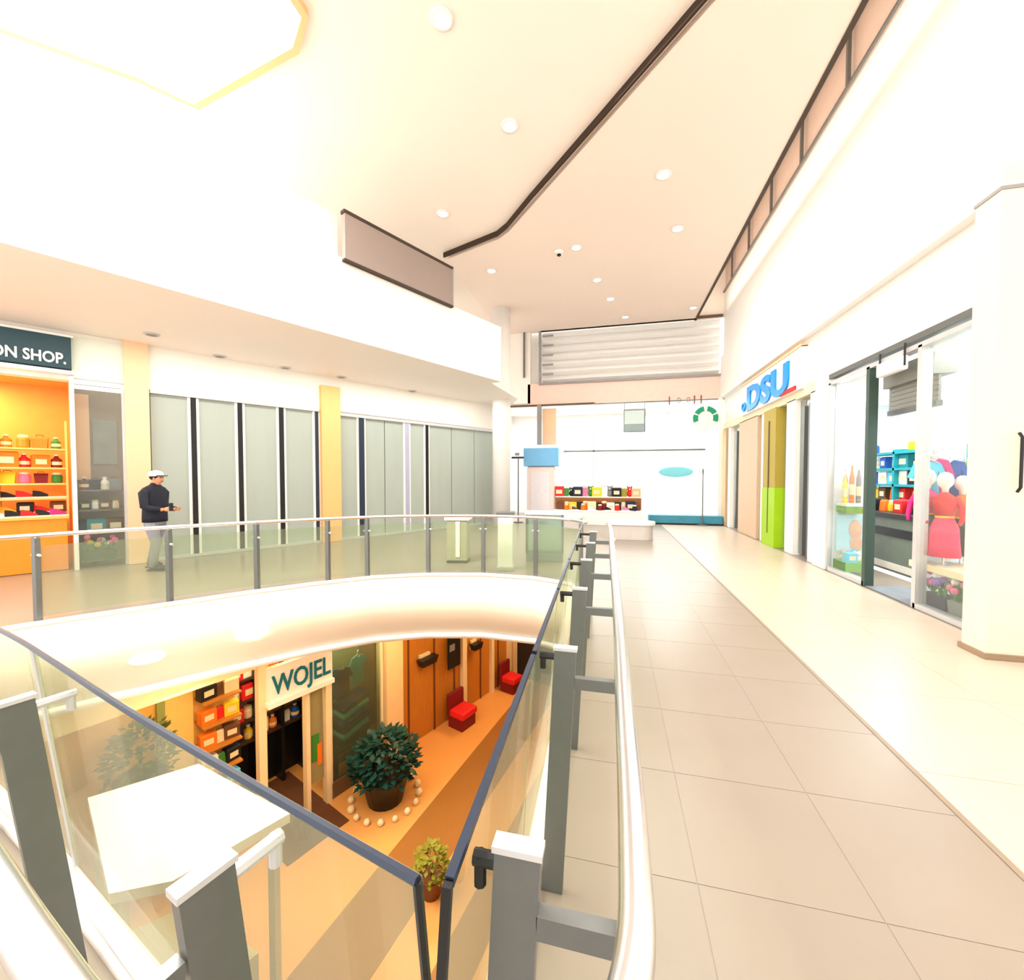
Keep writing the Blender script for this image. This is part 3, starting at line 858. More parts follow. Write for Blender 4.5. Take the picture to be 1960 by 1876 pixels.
def garment(loc, rot, w, h, col, label):
    t = thing('hanging_garment', label, 'garment', loc, rot, 'garments hanging in the right window')
    part(t, 'hanger', MB().tube([(0, -w * .45, -0.03), (0, 0, 0.03), (0, w * .45, -0.03)], 0.006, 6).tube([(0, 0, 0.03), (0, 0.02, 0.08), (0, -0.01, 0.1)], 0.005, 6), STEEL)
    b = MB()
    pts = [(-w * .5, -.04), (-w * .72, -.34 * h), (-w * .5, -.38 * h), (-w * .4, -.2 * h), (-w * .46, -h), (w * .46, -h), (w * .4, -.2 * h), (w * .5, -.38 * h), (w * .72, -.34 * h), (w * .5, -.04), (w * .15, -.01), (0, -.05), (-w * .15, -.01)]
    n = len(pts)
    b.add([(-.018, p[0], p[1]) for p in pts] + [(.018, p[0], p[1]) for p in pts], [tuple(range(n)), tuple(range(2 * n - 1, n - 1, -1))] + [(i, n + i, n + (i + 1) % n, (i + 1) % n) for i in range(n)])
    part(t, 'cloth', b, pal(col))
    return t


garment((3.98, 6.54, 1.86), radians(50), 0.26, 0.62, 'cyan', 'cyan top hanging at the left of the mannequin window')
garment((4.05, 6.53, 1.9), radians(50), 0.26, 0.7, 'magenta', 'magenta dress hanging behind the mannequins')
garment((4.22, 6.54, 1.88), radians(50), 0.26, 0.6, 'blue', 'blue shirt hanging behind the pink dress mannequin')
garment((4.33, 6.52, 1.86), radians(50), 0.26, 0.66, 'lime', 'lime green top hanging at the right of the mannequin window')
garment((4.13, 6.55, 2.0), radians(50), 0.2, 0.36, 'white', 'white top hanging highest behind the mannequins')
gr = thing('garment_rail', 'thin steel garment rail in the mannequin window', 'rail', (4.16, 6.55, 2.0))
part(gr, 'rail', MB().tube([(-0.22, 0, 0), (0.22, 0, 0)], 0.010, 8), STEEL)
for x in (-0.22, 0.22):
    part(gr, 'post', MB().tube([(x, 0, -1.44), (x, 0, 0.0)], 0.010, 8), STEEL)
flower_box((3.97, 5.80, 0.0), radians(-90), 0.34, ['pink', 'white', 'magenta', 'pink'], pal('grey'), 'flower box with pink and magenta blossoms right under the platform')
flower_box((3.97, 6.20, 0.0), radians(-90), 0.34, ['white', 'violet', 'pink'], pal('navy'), 'flower box with white and violet blossoms left under the platform')

# ------------------------------------------------------------------ café at the far end
cf = room('wall_cafe', 'bright white glazed café front at the end of the corridor', (0, FARY, 0))
part(cf, 'back_wall', MB().box(-4.5, 4.4, 2.9, 3.0, 0, 4.5), WHITE)
part(cf, 'ceiling_panel', MB().box(-4.5, 4.4, 0.1, 3.0, 4.42, 4.5), WHITE)
part(cf, 'side_wall', MB().box(3.9, 4.4, 0.0, 3.0, 0, 4.5), WHITE)
part(cf, 'side_wall', MB().box(-4.6, -4.5, 0.0, 3.0, 0, 4.5), WHITE)
part(cf, 'transom', MB().box(-1.8, 3.2, -0.05, 0.05, 2.60, 2.66), DARKSTEEL)
part(cf, 'head_beam', MB().box(-4.1, -0.65, -0.06, 0.06, 4.38, 4.44), mat('bronze_beam', (90, 66, 40), 0.5))
part(cf, 'mullion', MB().box(-0.70, -0.65, -0.05, 0.05, 0.0, 4.42), SILVER)
part(cf, 'post', MB().box(-2.82, -2.66, -0.08, 0.08, 2.9, 4.42), GREY)
part(cf, 'peach_panel', MB().box(-2.64, -2.1, 0.1, 0.16, 2.9, 4.3), PEACH)
part(cf, 'end_post', MB().box(3.62, 3.75, -0.05, 0.1, 0.0, 4.42), WHITE)
part(cf, 'glass_pane', MB().box(-0.65, 3.6, 0.0, 0.012, 2.66, 4.42), CLEAR)
part(cf, 'glass_pane', MB().box(-2.1, -0.7, 0.0, 0.012, 2.66, 4.38), CLEAR)
lg = thing('round_logo', 'round white and green café logo sign', 'logo', (3.17, FARY - 0.12, 3.72), 0)
GREENL = mat('logo_green', (0, 150, 110), 0.5)


def arc(r, a0, a1, w, y, n=10):
    b = MB()
    vs = []
    for k in range(n + 1):
        a = radians(a0 + (a1 - a0) * k / n)
        for rr in (r - w / 2, r + w / 2):
            vs += [(rr * cos(a), y, rr * sin(a)), (rr * cos(a), y - 0.03, rr * sin(a))]
    fs = []
    for k in range(n):
        o = 4 * k
        fs += [(o, o + 4, o + 6, o + 2), (o + 1, o + 3, o + 7, o + 5), (o, o + 1, o + 5, o + 4), (o + 2, o + 6, o + 7, o + 3)]
    fs += [(0, 2, 3, 1), (4 * n, 4 * n + 1, 4 * n + 3, 4 * n + 2)]
    return b.add(vs, fs)


disc = MB()
nn = 32
disc.add([(0.46 * cos(2 * pi * k / nn), 0, 0.46 * sin(2 * pi * k / nn)) for k in range(nn)] + [(0.46 * cos(2 * pi * k / nn), 0.08, 0.46 * sin(2 * pi * k / nn)) for k in range(nn)],
         [tuple(range(nn)), tuple(range(2 * nn - 1, nn - 1, -1))] + [(k, nn + k, nn + (k + 1) % nn, (k + 1) % nn) for k in range(nn)])
part(lg, 'disc', disc, WHITE)
for a0, a1 in ((100, 150), (30, 80), (160, 200), (-20, 20)):
    part(lg, 'green_arc', arc(0.33, a0, a1, 0.16, -0.002), GREENL)
st = thing('fascia_letters', 'row of thin small letter strokes on the pink café fascia', 'lettering', (0, FARY - 0.02, 4.30))
for k, x in enumerate((1.98, 2.3, 2.62, 2.82, 3.04)):
    if k in (1, 2):
        part(st, 'letter', MB().tube([(x + .06 * cos(a), 0, .1 + .09 * sin(a)) for a in [2 * pi * q / 14 for q in range(15)]], 0.012, 5), GREY)
    else:
        part(st, 'letter', MB().box(x - .02, x + .02, -.02, .02, -.05, .24), colour('faded_red', (150, 80, 78)))
mb_ = thing('menu_screen', 'grey hanging menu screen inside the white café', 'screen', (0.8, FARY + 0.3, 3.33))
part(mb_, 'frame', MB().box(-0.40, 0.40, -0.03, 0.03, 0.0, 0.86), DARKSTEEL, bevel=0.02)
part(mb_, 'display', MB().box(-0.36, 0.34, -0.04, -0.03, 0.30, 0.80), mat('screen_pale', (236, 240, 242), 0.3))
part(mb_, 'lower_panel', MB().box(-0.36, 0.34, -0.04, -0.03, 0.04, 0.28), mat('screen_grey', (150, 162, 166), 0.3))
part(mb_, 'rod', MB().tube([(-0.36, 0, 0.86), (-0.36, 0, 1.09)], 0.012, 6).tube([(0.36, 0, 0.86), (0.36, 0, 1.09)], 0.012, 6), GREY)
cc = thing('cafe_counter', 'low blue-teal café counter plinth at the end of the floor', 'counter', (2.48, FARY - 0.35, 0))
part(cc, 'plinth', MB().box(-1.2, 1.2, -0.2, 0.3, 0.0, 0.32), mat('teal_blue', (60, 140, 164), 0.4, var=0.2, scale=3), bevel=0.01)
part(cc, 'base_line', MB().box(-1.22, 1.22, -0.22, 0.3, 0.0, 0.05), BLACK)
ov = thing('oval_sign', 'pale cyan oval hanging sign inside the café', 'sign', (2.3, FARY + 0.5, 1.85))
part(ov, 'panel', MB().ball((0, 0, 0), (0.62, 0.03, 0.2), 20, 8), mat('pale_cyan', (130, 214, 226), 0.5), smooth=True)
part(ov, 'cord', MB().tube([(-0.3, 0, 0.16), (-0.3, 0, 2.5)], 0.006, 5).tube([(0.3, 0, 0.16), (0.3, 0, 2.5)], 0.006, 5), GREY)
cs = thing('coat_stand', 'thin dark coat stand in front of the café glass', 'stand', (3.02, FARY - 0.6, 0.0))
part(cs, 'base', MB().lathe([(0.2, 0.0), (0.2, 0.02), (0.03, 0.05)], n=14), DARKSTEEL)
part(cs, 'pole', MB().tube([(0, 0, 0.03), (0, 0, 1.95)], 0.02, 8), DARKSTEEL)
for a in range(4):
    part(cs, 'hook', MB().tube([(0, 0, 1.75), (.1 * cos(a * pi / 2), .1 * sin(a * pi / 2), 1.82), (.12 * cos(a * pi / 2), .12 * sin(a * pi / 2), 1.9)], 0.01, 6), DARKSTEEL)
vk = thing('vending_kiosk', 'pale rounded vending kiosk with a blue header beside the white column', 'kiosk', (-2.55, FARY - 0.6, 0))
part(vk, 'cabinet', MB().box(-0.52, 0.52, -0.3, 0.3, 0.0, 2.05), mat('pale_pink_cabinet', (236, 216, 208), 0.5), bevel=0.08)
part(vk, 'front_panel', MB().box(-0.36, 0.36, -0.33, -0.29, 0.35, 1.85), mat('panel_pale', (228, 222, 226), 0.4), bevel=0.02)
part(vk, 'header', MB().box(-0.62, 0.66, -0.36, 0.2, 2.05, 2.72), mat('header_blue', (120, 186, 232), 0.5, var=0.15, scale=2), bevel=0.03)
part(vk, 'base', MB().box(-0.5, 0.5, -0.28, 0.28, 0, 0.12), BLACK)
sf = thing('door_stand', 'thin dark upright frame beside the vending kiosk', 'stand', (-3.33, FARY - 1.1, 0))
part(sf, 'pole', MB().tube([(0, 0, 0), (0, 0, 2.35)], 0.025, 8), DARKSTEEL)
part(sf, 'cross_bar', MB().box(-0.25, 0.2, -0.02, 0.02, 2.33, 2.40), BLACK)
part(sf, 'base', MB().lathe([(0.18, 0), (0.18, 0.02), (0.03, 0.04)], n=12), DARKSTEEL)
part(sf, 'plate', MB().box(-0.12, 0.04, -0.03, 0.03, 2.44, 2.54), GREY)
# market table with colourful goods
mt = thing('display_table', 'long white tiered display table of goods before the café', 'table', (-0.5, FARY - 1.0, 0))
part(mt, 'lower_top', MB().box(-1.5, 1.5, -0.3, 0.2, 0.46, 0.50), WHITE)
part(mt, 'upper_top', MB().box(-1.5, 1.5, 0.2, 0.5, 0.92, 0.96), WHITE)
part(mt, 'riser', MB().box(-1.5, 1.5, 0.18, 0.2, 0.5, 0.92), mat('wood_riser', (150, 92, 40), 0.6))
part(mt, 'front', MB().box(-1.5, 1.5, -0.28, -0.25, 0.0, 0.46), WHITE)
for x in (-1.45, 1.45):
    part(mt, 'leg', MB().box(x - .04, x + .04, 0.40, 0.48, 0, 0.92), GREY)


class TFrame:
    rot = 0.0

    def p(self, s, d=0.0, z=0.0):
        return (-0.5 + s, FARY - 1.0 + d, z)


TF = TFrame()
G4 = 'goods on the tiered display table'
row(TF, -1.5, 1.45, 0.35, 0.96, ['carton', 'bag', 'toy'], ['red', 'green', 'black', 'navy', 'pink', 'green', 'yellow', 'white', 'grey', 'black', 'olive', 'red', 'peach'], 0.34, 'upper tier of the display table', G4)
row(TF, -1.4, 1.45, 0.02, 0.50, ['bag', 'jar', 'carton'], ['brown', 'orange', 'yellow', 'black', 'orange', 'cream', 'black', 'dark red', 'white', 'black', 'cream', 'navy', 'brown'], 0.30, 'lower tier of the display table', G4)
row(TF, -1.2, 1.4, -0.18, 0.50, ['jar', 'shoe'], ['orange', 'brown', 'orange', 'white', 'dark red', 'black', 'red', 'pink', 'navy'], 0.22, 'front edge of the display table', G4)


def bench(name, loc, w, d, h, label, rot=0.0):
    t = thing(name, label, 'bench', loc, rot)
    pts = []
    for k in range(13):
        a = -pi / 2 + pi * k / 12
        pts.append((w / 2 - d / 2 + d / 2 * cos(a), d / 2 * sin(a)))
    for k in range(13):
        a = pi / 2 + pi * k / 12
        pts.append((-w / 2 + d / 2 + d / 2 * cos(a), d / 2 * sin(a)))
    part(t, 'seat', MB().prism(pts, h - 0.1, h), WHITE, bevel=0.02)
    part(t, 'base', MB().prism([(x * .9, y * .85) for x, y in pts], 0.0, h - 0.1), mat('bench_grey', (206, 198, 192), 0.6))
    return t


bench('curved_bench', (0.50, 11.6, 0), 1.25, 0.55, 0.48, 'white round-ended bench beside the railing end')
bench('curved_bench', (-1.5, 13.6, 0), 1.3, 0.5, 0.42, 'white round-ended bench before the vending kiosk')
# stands behind the far railing
bn = thing('waste_bin', 'white topped twin waste bin behind the far railing', 'bin', (-2.92, 7.7, 0), radians(10))
part(bn, 'body', MB().box(-0.20, 0.20, -0.18, 0.18, 0.04, 0.82), mat('bin_olive', (170, 166, 140), 0.5), bevel=0.02)
part(bn, 'lid', MB().box(-0.24, 0.24, -0.21, 0.21, 0.82, 0.90), WHITE, bevel=0.015)
part(bn, 'divider', MB().box(-0.02, 0.06, -0.20, -0.18, 0.12, 0.80), WHITE)
part(bn, 'foot', MB().box(-0.2, 0.2, -0.17, 0.17, 0, 0.04), BLACK)
pz = thing('white_plinth', 'tall narrow white display plinth behind the far railing', 'plinth', (-1.85, 7.25, 0), radians(10))
part(pz, 'body', MB().box(-0.13, 0.13, -0.13, 0.13, 0.05, 0.98), WHITE, bevel=0.01)
part(pz, 'cap', MB().box(-0.16, 0.16, -0.16, 0.16, 0.98, 1.03), DARKSTEEL)
part(pz, 'foot', MB().box(-0.15, 0.15, -0.15, 0.15, 0, 0.05), SILVER)
gc = thing('glass_case', 'low greenish glass display case behind the far railing', 'display case', (-1.30, 8.25, 0), radians(8))
part(gc, 'base', MB().box(-0.36, 0.36, -0.2, 0.2, 0, 0.16), mat('case_base', (120, 136, 124), 0.5))
part(gc, 'glass', MB().box(-0.34, 0.34, -0.18, 0.18, 0.16, 0.92), glass_mat('case_glass', (205, 225, 214), (190, 212, 200), 0.35, 1.4))
part(gc, 'top', MB().box(-0.38, 0.38, -0.22, 0.22, 0.92, 0.97), WHITE)
for x in (-0.35, 0.35):
    part(gc, 'corner_post', MB().box(x - 0.02, x + 0.02, -0.2, -0.17, 0.16, 0.92), DARKSTEEL)

# ------------------------------------------------------------------ railings
HR = 1.0


def smooth_path(pts, n=8):
    """Catmull-Rom through plan points."""
    P = [Vector(p) for p in pts]
    P = [P[0] * 2 - P[1]] + P + [P[-1] * 2 - P[-2]]
    out = []
    for i in range(1, len(P) - 2):
        for k in range(n):
            t = k / n
            a, b, c, d = P[i - 1], P[i], P[i + 1], P[i + 2]
            out.append(0.5 * ((2 * b) + (c - a) * t + (2 * a - 5 * b + 4 * c - d) * t * t + (3 * b - a - 3 * c + d) * t ** 3))
    out.append(P[-2])
    return out


def rail_post(parent, top, axis, to_rail, to_glass, lean, clamp=None):
    """Flat grey bar across the railing with a handrail arm and a glass clamp. axis: unit plan vector from glass to handrail."""
    ax = Vector((axis[0], axis[1], 0)).normalized()
    al = Vector((-ax.y, ax.x, 0))
    tp = Vector(top)
    base = Vector((tp.x - ax.x * lean, tp.y - ax.y * lean, 0.0))

    def quad(c0, c1, hx, hy):
        vs = []
        for c in (c0, c1):
            for sx, sy in ((-1, -1), (1, -1), (1, 1), (-1, 1)):
                vs.append(c + ax * hx * sx + al * hy * sy)
        return vs
    F6 = [(0, 3, 2, 1), (4, 5, 6, 7), (0, 1, 5, 4), (1, 2, 6, 5), (2, 3, 7, 6), (3, 0, 4, 7)]
    po = part(parent, 'post', MB().add(quad(base, tp, 0.042, 0.014), F6), DARKSTEEL)
    part(po, 'cap', MB().add(quad(tp, tp + Vector((0, 0, 0.012)), 0.046, 0.018), F6), SILVER)
    z = Vector((0, 0, tp.z - 0.125))
    p0 = Vector((tp.x, tp.y, 0)) + ax * 0.035 + z
    p1 = Vector((tp.x, tp.y, 0)) + ax * to_rail + z
    part(po, 'handrail_arm', MB().add([p0 + v for v in (Vector((0, 0, -.022)) - al * .014, Vector((0, 0, .022)) - al * .014, Vector((0, 0, .022)) + al * .014, Vector((0, 0, -.022)) + al * .014)] +
                                      [p1 + v for v in (Vector((0, 0, -.022)) - al * .014, Vector((0, 0, .022)) - al * .014, Vector((0, 0, .022)) + al * .014, Vector((0, 0, -.022)) + al * .014)], F6), DARKSTEEL)
    part(po, 'saddle', MB().tube([p1 - ax * .01, p1 + Vector((0, 0, .06))], 0.012, 8), STEEL)
    g0 = tp - ax * 0.042 + Vector((0, 0, -0.03))
    g1 = tp - ax * to_glass + Vector((0, 0, -0.03))
    part(po, 'glass_clamp', MB().tube([g0, g1], 0.014, 8).tube([g1 + ax * .012 - Vector((0, 0, .05)), g1 + ax * .012 + Vector((0, 0, .01))], 0.012, 8), clamp or BLACK)
    return po


# corridor side railing (glass runs forward from the near corner)
rr = thing('glass_railing', 'glass railing with steel handrail along the right corridor side of the void', 'railing', (0, 0, 0))
gx = lambda y: -0.245 - 0.028 * (y - 0.6)
ys = [0.60 + 0.9 * k for k in range(7)]
for a, b_ in zip(ys[:-1], ys[1:]):
    a2, b2 = a + 0.015, b_ - 0.015
    part(rr, 'glass_panel', MB().add([(gx(a2) - .06, a2, .06), (gx(b2) - .06, b2, .06), (gx(b2), b2, HR), (gx(a2), a2, HR), (gx(a2) - .072, a2, .06), (gx(b2) - .072, b2, .06), (gx(b2) - .012, b2, HR), (gx(a2) - .012, a2, HR)],
                                     [(0, 1, 2, 3), (7, 6, 5, 4), (0, 4, 5, 1), (1, 5, 6, 2), (2, 6, 7, 3), (3, 7, 4, 0)]), NEARGLASS)
    part(rr, 'top_trim', MB().add([(gx(a2) + .002, a2, HR - .012), (gx(b2) + .002, b2, HR - .012), (gx(b2) + .002, b2, HR + .004), (gx(a2) + .002, a2, HR + .004), (gx(a2) - .014, a2, HR - .012), (gx(b2) - .014, b2, HR - .012), (gx(b2) - .014, b2, HR + .004), (gx(a2) - .014, a2, HR + .004)],
                                  [(0, 1, 2, 3), (7, 6, 5, 4), (0, 4, 5, 1), (1, 5, 6, 2), (2, 6, 7, 3), (3, 7, 4, 0)]), NAVYTRIM)
part(rr, 'end_trim', MB().add([(gx(.6) - .066 + dx, .60 + dy, .06) for dx, dy in ((-.008, 0), (.008, 0), (.008, .012), (-.008, .012))] + [(gx(.6) - .006 + dx, .60 + dy, HR) for dx, dy in ((-.008, 0), (.008, 0), (.008, .012), (-.008, .012))],
                              [(0, 3, 2, 1), (4, 5, 6, 7), (0, 1, 5, 4), (1, 2, 6, 5), (2, 3, 7, 6), (3, 0, 4, 7)]), BLACK)
for k in range(6):
    y = 0.72 + 0.9 * k
    rail_post(rr, (-0.16 - 0.012 * k, y, 0.975), (1, 0.0), 0.20 + 0.012 * k, 0.085 + 0.016 * k, 0.05)
hp = [(-0.04, 6.05), (-0.01, 5.2), (0.01, 3.6), (0.035, 2.0), (0.04, 1.2), (0.042, 0.75), (0.03, 0.55), (-0.03, 0.42), (-0.16, 0.34), (-0.34, 0.315), (-0.55, 0.335), (-0.76, 0.385), (-1.0, 0.45), (-1.5, 0.585), (-2.1, 0.745), (-2.8, 0.95)]
sp = smooth_path(hp, 8)
cut = min(range(len(sp)), key=lambda i: (sp[i] - Vector((-0.16, 0.34))).length)
part(rr, 'handrail', MB().tube([(p.x, p.y, HR) for p in sp[:cut + 1]], 0.027, 16), STEEL, smooth=True)
part(rr, 'rail_flange', MB().lathe([(0.05, 0.0), (0.05, 0.012), (0.02, 0.02)], (-0.04, 6.05, HR - 0.01), 14), STEEL)

# railing to the left of the near corner
rl2 = thing('glass_railing', 'glass railing with thick steel handrail at the lower left foreground', 'railing', (0, 0, 0))
tops = smooth_path([(-0.30, 0.60), (-0.59, 0.675), (-1.31, 0.865), (-1.92, 1.04), (-2.37, 1.165), (-2.95, 1.30), (-3.6, 1.40)], 6)


def shifted(pts, d):
    out = []
    for i, p in enumerate(pts):
        a, b_ = pts[max(0, i - 1)], pts[min(len(pts) - 1, i + 1)]
        t = (b_ - a).normalized()
        out.append(p + Vector((t.y, -t.x)) * d)
    return out


cuts = [0, 23, len(tops) - 1]
cuts[1] = min(range(len(tops)), key=lambda i: abs(tops[i].x + 2.16))
for a, b_ in ((0, cuts[1]), (cuts[1], len(tops) - 1)):
    seg = tops[a:b_ + 1]
    base = shifted(seg, 0.10)
    n = len(seg)
    vs, fs = [], []
    outer_t, outer_b = shifted(seg, 0.012), shifted(base, 0.012)
    for i in range(n):
        vs += [(base[i].x, base[i].y, .06), (seg[i].x, seg[i].y, HR), (outer_t[i].x, outer_t[i].y, HR), (outer_b[i].x, outer_b[i].y, .06)]
    for i in range(n - 1):
        o = 4 * i
        for k in range(4):
            fs.append((o + k, o + (k + 1) % 4, o + 4 + (k + 1) % 4, o + 4 + k))
    fs += [(0, 3, 2, 1), (4 * n - 4, 4 * n - 3, 4 * n - 2, 4 * n - 1)]
    part(rl2, 'glass_panel', MB().add(vs, fs), NEARGLASS)
    part(rl2, 'top_trim', MB().tube([(p.x, p.y, HR) for p in seg], 0.009, 6), NAVYTRIM)
    e = 0 if a == 0 else n - 1
    part(rl2, 'end_trim', MB().tube([(base[0].x, base[0].y, .06), (seg[0].x, seg[0].y, HR)], 0.008, 6), BLACK if a == 0 else SILVER)
bs_ = shifted(tops, 0.10)
part(rl2, 'base_shoe', MB().wall([(p.x, p.y) for p in bs_], -0.004, 0.07, 0.05), SILVER)
for (x, y) in ((-0.665, 0.545), (-1.74, 0.85), (-2.8, 1.14)):
    rail_post(rl2, (x, y, 0.975), (-0.26, -0.965), 0.19, 0.135, 0.10, SILVER)
part(rl2, 'handrail', MB().tube([(p.x, p.y, HR) for p in sp[cut:]], 0.027, 16), STEEL, smooth=True)

# far curved railing
fr_ = thing('glass_railing', 'curved glass railing with slim posts across the far side of the void', 'railing', (0, 0, 0))
arcp = smooth_path([(-6.5, 2.75), (-6.25, 3.28), (-5.9, 3.84), (-5.45, 4.42), (-4.98, 4.98), (-4.42, 5.56), (-3.75, 6.12), (-3.0, 6.48), (-2.1, 6.70), (-1.2, 6.66), (-0.62, 6.42), (-0.36, 6.05)], 6)
part(fr_, 'handrail', MB().tube([(p.x, p.y, HR) for p in arcp], 0.025, 12), STEEL, smooth=True)
postx = [(-6.23, 3.32), (-5.62, 4.21), (-4.98, 4.98), (-4.36, 5.62), (-3.85, 6.05), (-3.0, 6.48), (-2.1, 6.70), (-1.2, 6.66), (-0.45, 6.2)]
idx = [min(range(len(arcp)), key=lambda i: (arcp[i] - Vector(q)).length) for q in postx]
for i in idx:
    p = arcp[i]
    po = part(fr_, 'post', MB().box(p.x - .03, p.x + .03, p.y - .025, p.y + .025, 0.0, HR - 0.03), DARKSTEEL)
    part(po, 'base_plate', MB().box(p.x - .06, p.x + .06, p.y - .06, p.y + .06, 0.0, 0.02), SILVER)
    part(po, 'saddle', MB().tube([(p.x, p.y, HR - .05), (p.x, p.y, HR)], 0.014, 8), STEEL)
    part(po, 'glass_clamp', MB().tube([(p.x - .06, p.y, .78), (p.x + .06, p.y, .78)], 0.016, 8), SILVER)
FARGLASS = glass_mat('far_railing_glass', (236, 242, 230), (214, 220, 200), 0.09, 1.3)
for a, b_ in zip(idx[:-1], idx[1:]):
    seg = arcp[a:b_ + 1]
    part(fr_, 'glass_panel', MB().wall([(p.x, p.y) for p in seg], 0.08, 0.88, 0.012), FARGLASS)

# ------------------------------------------------------------------ lower level
LZ = -4.5
BW = Frame(-4.12, 9.45, 22)
RB = BW.rot
LFLOOR = mat('amber_floor', (222, 158, 88), 0.3, var=0.10, scale=0.8)
LDARK = mat('brown_floor', (150, 100, 46), 0.35, var=0.12, scale=0.8)
lfl = struct(MB().box(-16, 6, -6, 24, LZ - 0.1, LZ).build('floor_lower', LFLOOR), 'amber floor of the storey below')
for x0, w, m in ((-3.36, 0.95, LDARK), (-1.75, 0.5, LDARK), (-0.6, 0.9, LDARK)):
    y0, y1 = -2.0, 18.0
    xa, xb = x0 + 0.186 * (y0 - 6.7), x0 + 0.186 * (y1 - 6.7)
    MB().prism([(xa, y0), (xa + w, y0), (xb + w, y1), (xb, y1)], LZ, LZ + 0.006).build('floor_band', m, lfl)
struct(MB().box(-16, 6, -2.2, -2.0, LZ, -0.98).build('wall_lower_near', mat('lower_tan', (206, 182, 140), 0.7)), 'tan wall of the lower storey under the walkway')
struct(MB().box(1.2, 1.4, -2.0, 22, LZ, -0.98).build('wall_lower_right', mat('lower_tan', (206, 182, 140), 0.7)), 'tan right wall of the lower storey')
for k, (s, d, p) in enumerate([(-5.0, -1.6, 52), (-1.5, -1.7, 55), (2.2, -1.6, 60)]):
    x, y, _ = BW.p(s, d)
    area_light('lower_ceiling_light', (x, y, -1.06), 2.2, 0.8, p, (1, 0.70, 0.36))
area_light('lower_void_light', (-3.4, 3.6, -1.1), 0.01, 0.01, 0.0)
bpy.data.objects.remove(bpy.data.objects['lower_void_light'])


def B(s, d=0.0, z=0.0):
    return BW.p(s, d, z)


CREAMP = mat('cream_post', (238, 218, 178), 0.5)
WOOD = mat('amber_wood', (190, 120, 40), 0.5, var=0.25, scale=5, streak=(6, 6, 0.5))
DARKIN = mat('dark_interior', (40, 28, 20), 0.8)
wlow = struct(MB().box(-1.2, 9.0, 0.0, 0.2, LZ, -0.98).build('wall_lower_wood', WOOD, loc=B(0), rot=RB), 'amber timber wall of the lower storey')
for s in (-0.95, -0.15, 0.55, 1.6, 2.4):
    MB().box(s - 0.02, s + 0.02, -0.02, 0.01, LZ, -1.0).build('panel_joint', mat('dark_wood', (110, 60, 20), 0.6), wlow)
for s, w in ((0.86, 0.16), (2.05, 0.12), (2.9, 0.14), (3.2, 0.12)):
    MB().box(s - w / 2, s + w / 2, -0.10, 0.0, LZ, -1.0).build('pilaster', CREAMP, wlow)
struct(MB().box(-1.66, -1.22, -0.15, 0.3, LZ, -0.98).build('pillar_lower', mat('peach_pillar', (244, 206, 156), 0.6), loc=B(0), rot=RB), 'pale peach pillar of the lower storey')
struct(MB().box(-10, -1.66, 0.0, 0.25, -1.5, -0.98).build('wall_lower_head', CREAMP, loc=B(0), rot=RB), 'cream head wall over the lower shops')
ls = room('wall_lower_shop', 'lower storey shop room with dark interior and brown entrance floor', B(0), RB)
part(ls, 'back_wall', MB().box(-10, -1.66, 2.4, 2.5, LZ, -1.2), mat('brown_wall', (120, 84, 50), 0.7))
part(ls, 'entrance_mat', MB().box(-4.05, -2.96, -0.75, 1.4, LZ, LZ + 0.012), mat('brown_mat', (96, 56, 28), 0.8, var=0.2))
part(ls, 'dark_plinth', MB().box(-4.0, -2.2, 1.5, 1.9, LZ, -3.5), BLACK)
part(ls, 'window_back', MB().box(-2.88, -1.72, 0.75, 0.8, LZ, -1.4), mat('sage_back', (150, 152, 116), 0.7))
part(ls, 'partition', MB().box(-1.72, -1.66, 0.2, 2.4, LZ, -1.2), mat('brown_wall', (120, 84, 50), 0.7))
for s, w in ((-4.08, 0.12), (-3.32, 0.07), (-2.93, 0.10)):
    part(ls, 'door_post', MB().box(s - w / 2, s + w / 2, -0.08, 0.06, LZ, -1.45), CREAMP)
part(ls, 'poster_strip', MB().box(-3.26, -3.0, 0.0, 0.02, -4.0, -1.9), mat('olive_glass', (150, 140, 100), 0.4))
part(ls, 'poster_print', MB().box(-3.22, -3.08, -0.012, 0.0, -3.6, -3.1), pal('green'))
part(ls, 'poster_print', MB().box(-3.12, -3.03, -0.014, -0.002, -3.7, -3.3), pal('orange'))
area_light('lower_shop_lamp', B(-3.8, 1.1, -1.25), 2.4, 1.0, 34, (1, 0.78, 0.45))
lsg = thing('lower_sign', 'white sign board with teal and blue letters over the lower shop', 'sign', B(-4.03, -0.14, -2.08), RB)
part(lsg, 'board', MB().box(0, 1.12, -0.05, 0.05, 0, 0.58), WHITE)
part(lsg, 'bottom_trim', MB().box(-0.02, 1.14, -0.09, 0.05, -0.08, 0.0), WHITE)
text(lsg, 'lettering', 'WOJEL', 0.46, mat('sign_teal', (0, 110, 130), 0.5), (0.05, -0.06, 0.12), (radians(90), 0, 0), width=0.72)
# shelf in the lower shop
lsh = thing('lower_shelf', 'dark shelf of colourful goods inside the lower shop door', 'shelf', B(-3.65, 1.2), RB)
for z in (-3.35, -2.95, -2.55, -2.15):
    part(lsh, 'shelf_board', MB().box(-0.45, 0.95, 0, 0.3, z - 0.04, z), mat('dark_board', (60, 34, 22), 0.6))
for s in (-0.45, 0.0, 0.5, 0.95):
    part(lsh, 'upright', MB().box(s - 0.03, s + 0.03, 0.0, 0.32, LZ, -1.75), BLACK)


class LFrame2:
    rot = RB

    def p(self, s, d=0.0, z=0.0):
        return BW.p(-3.65 + s, 1.2 + d, z)


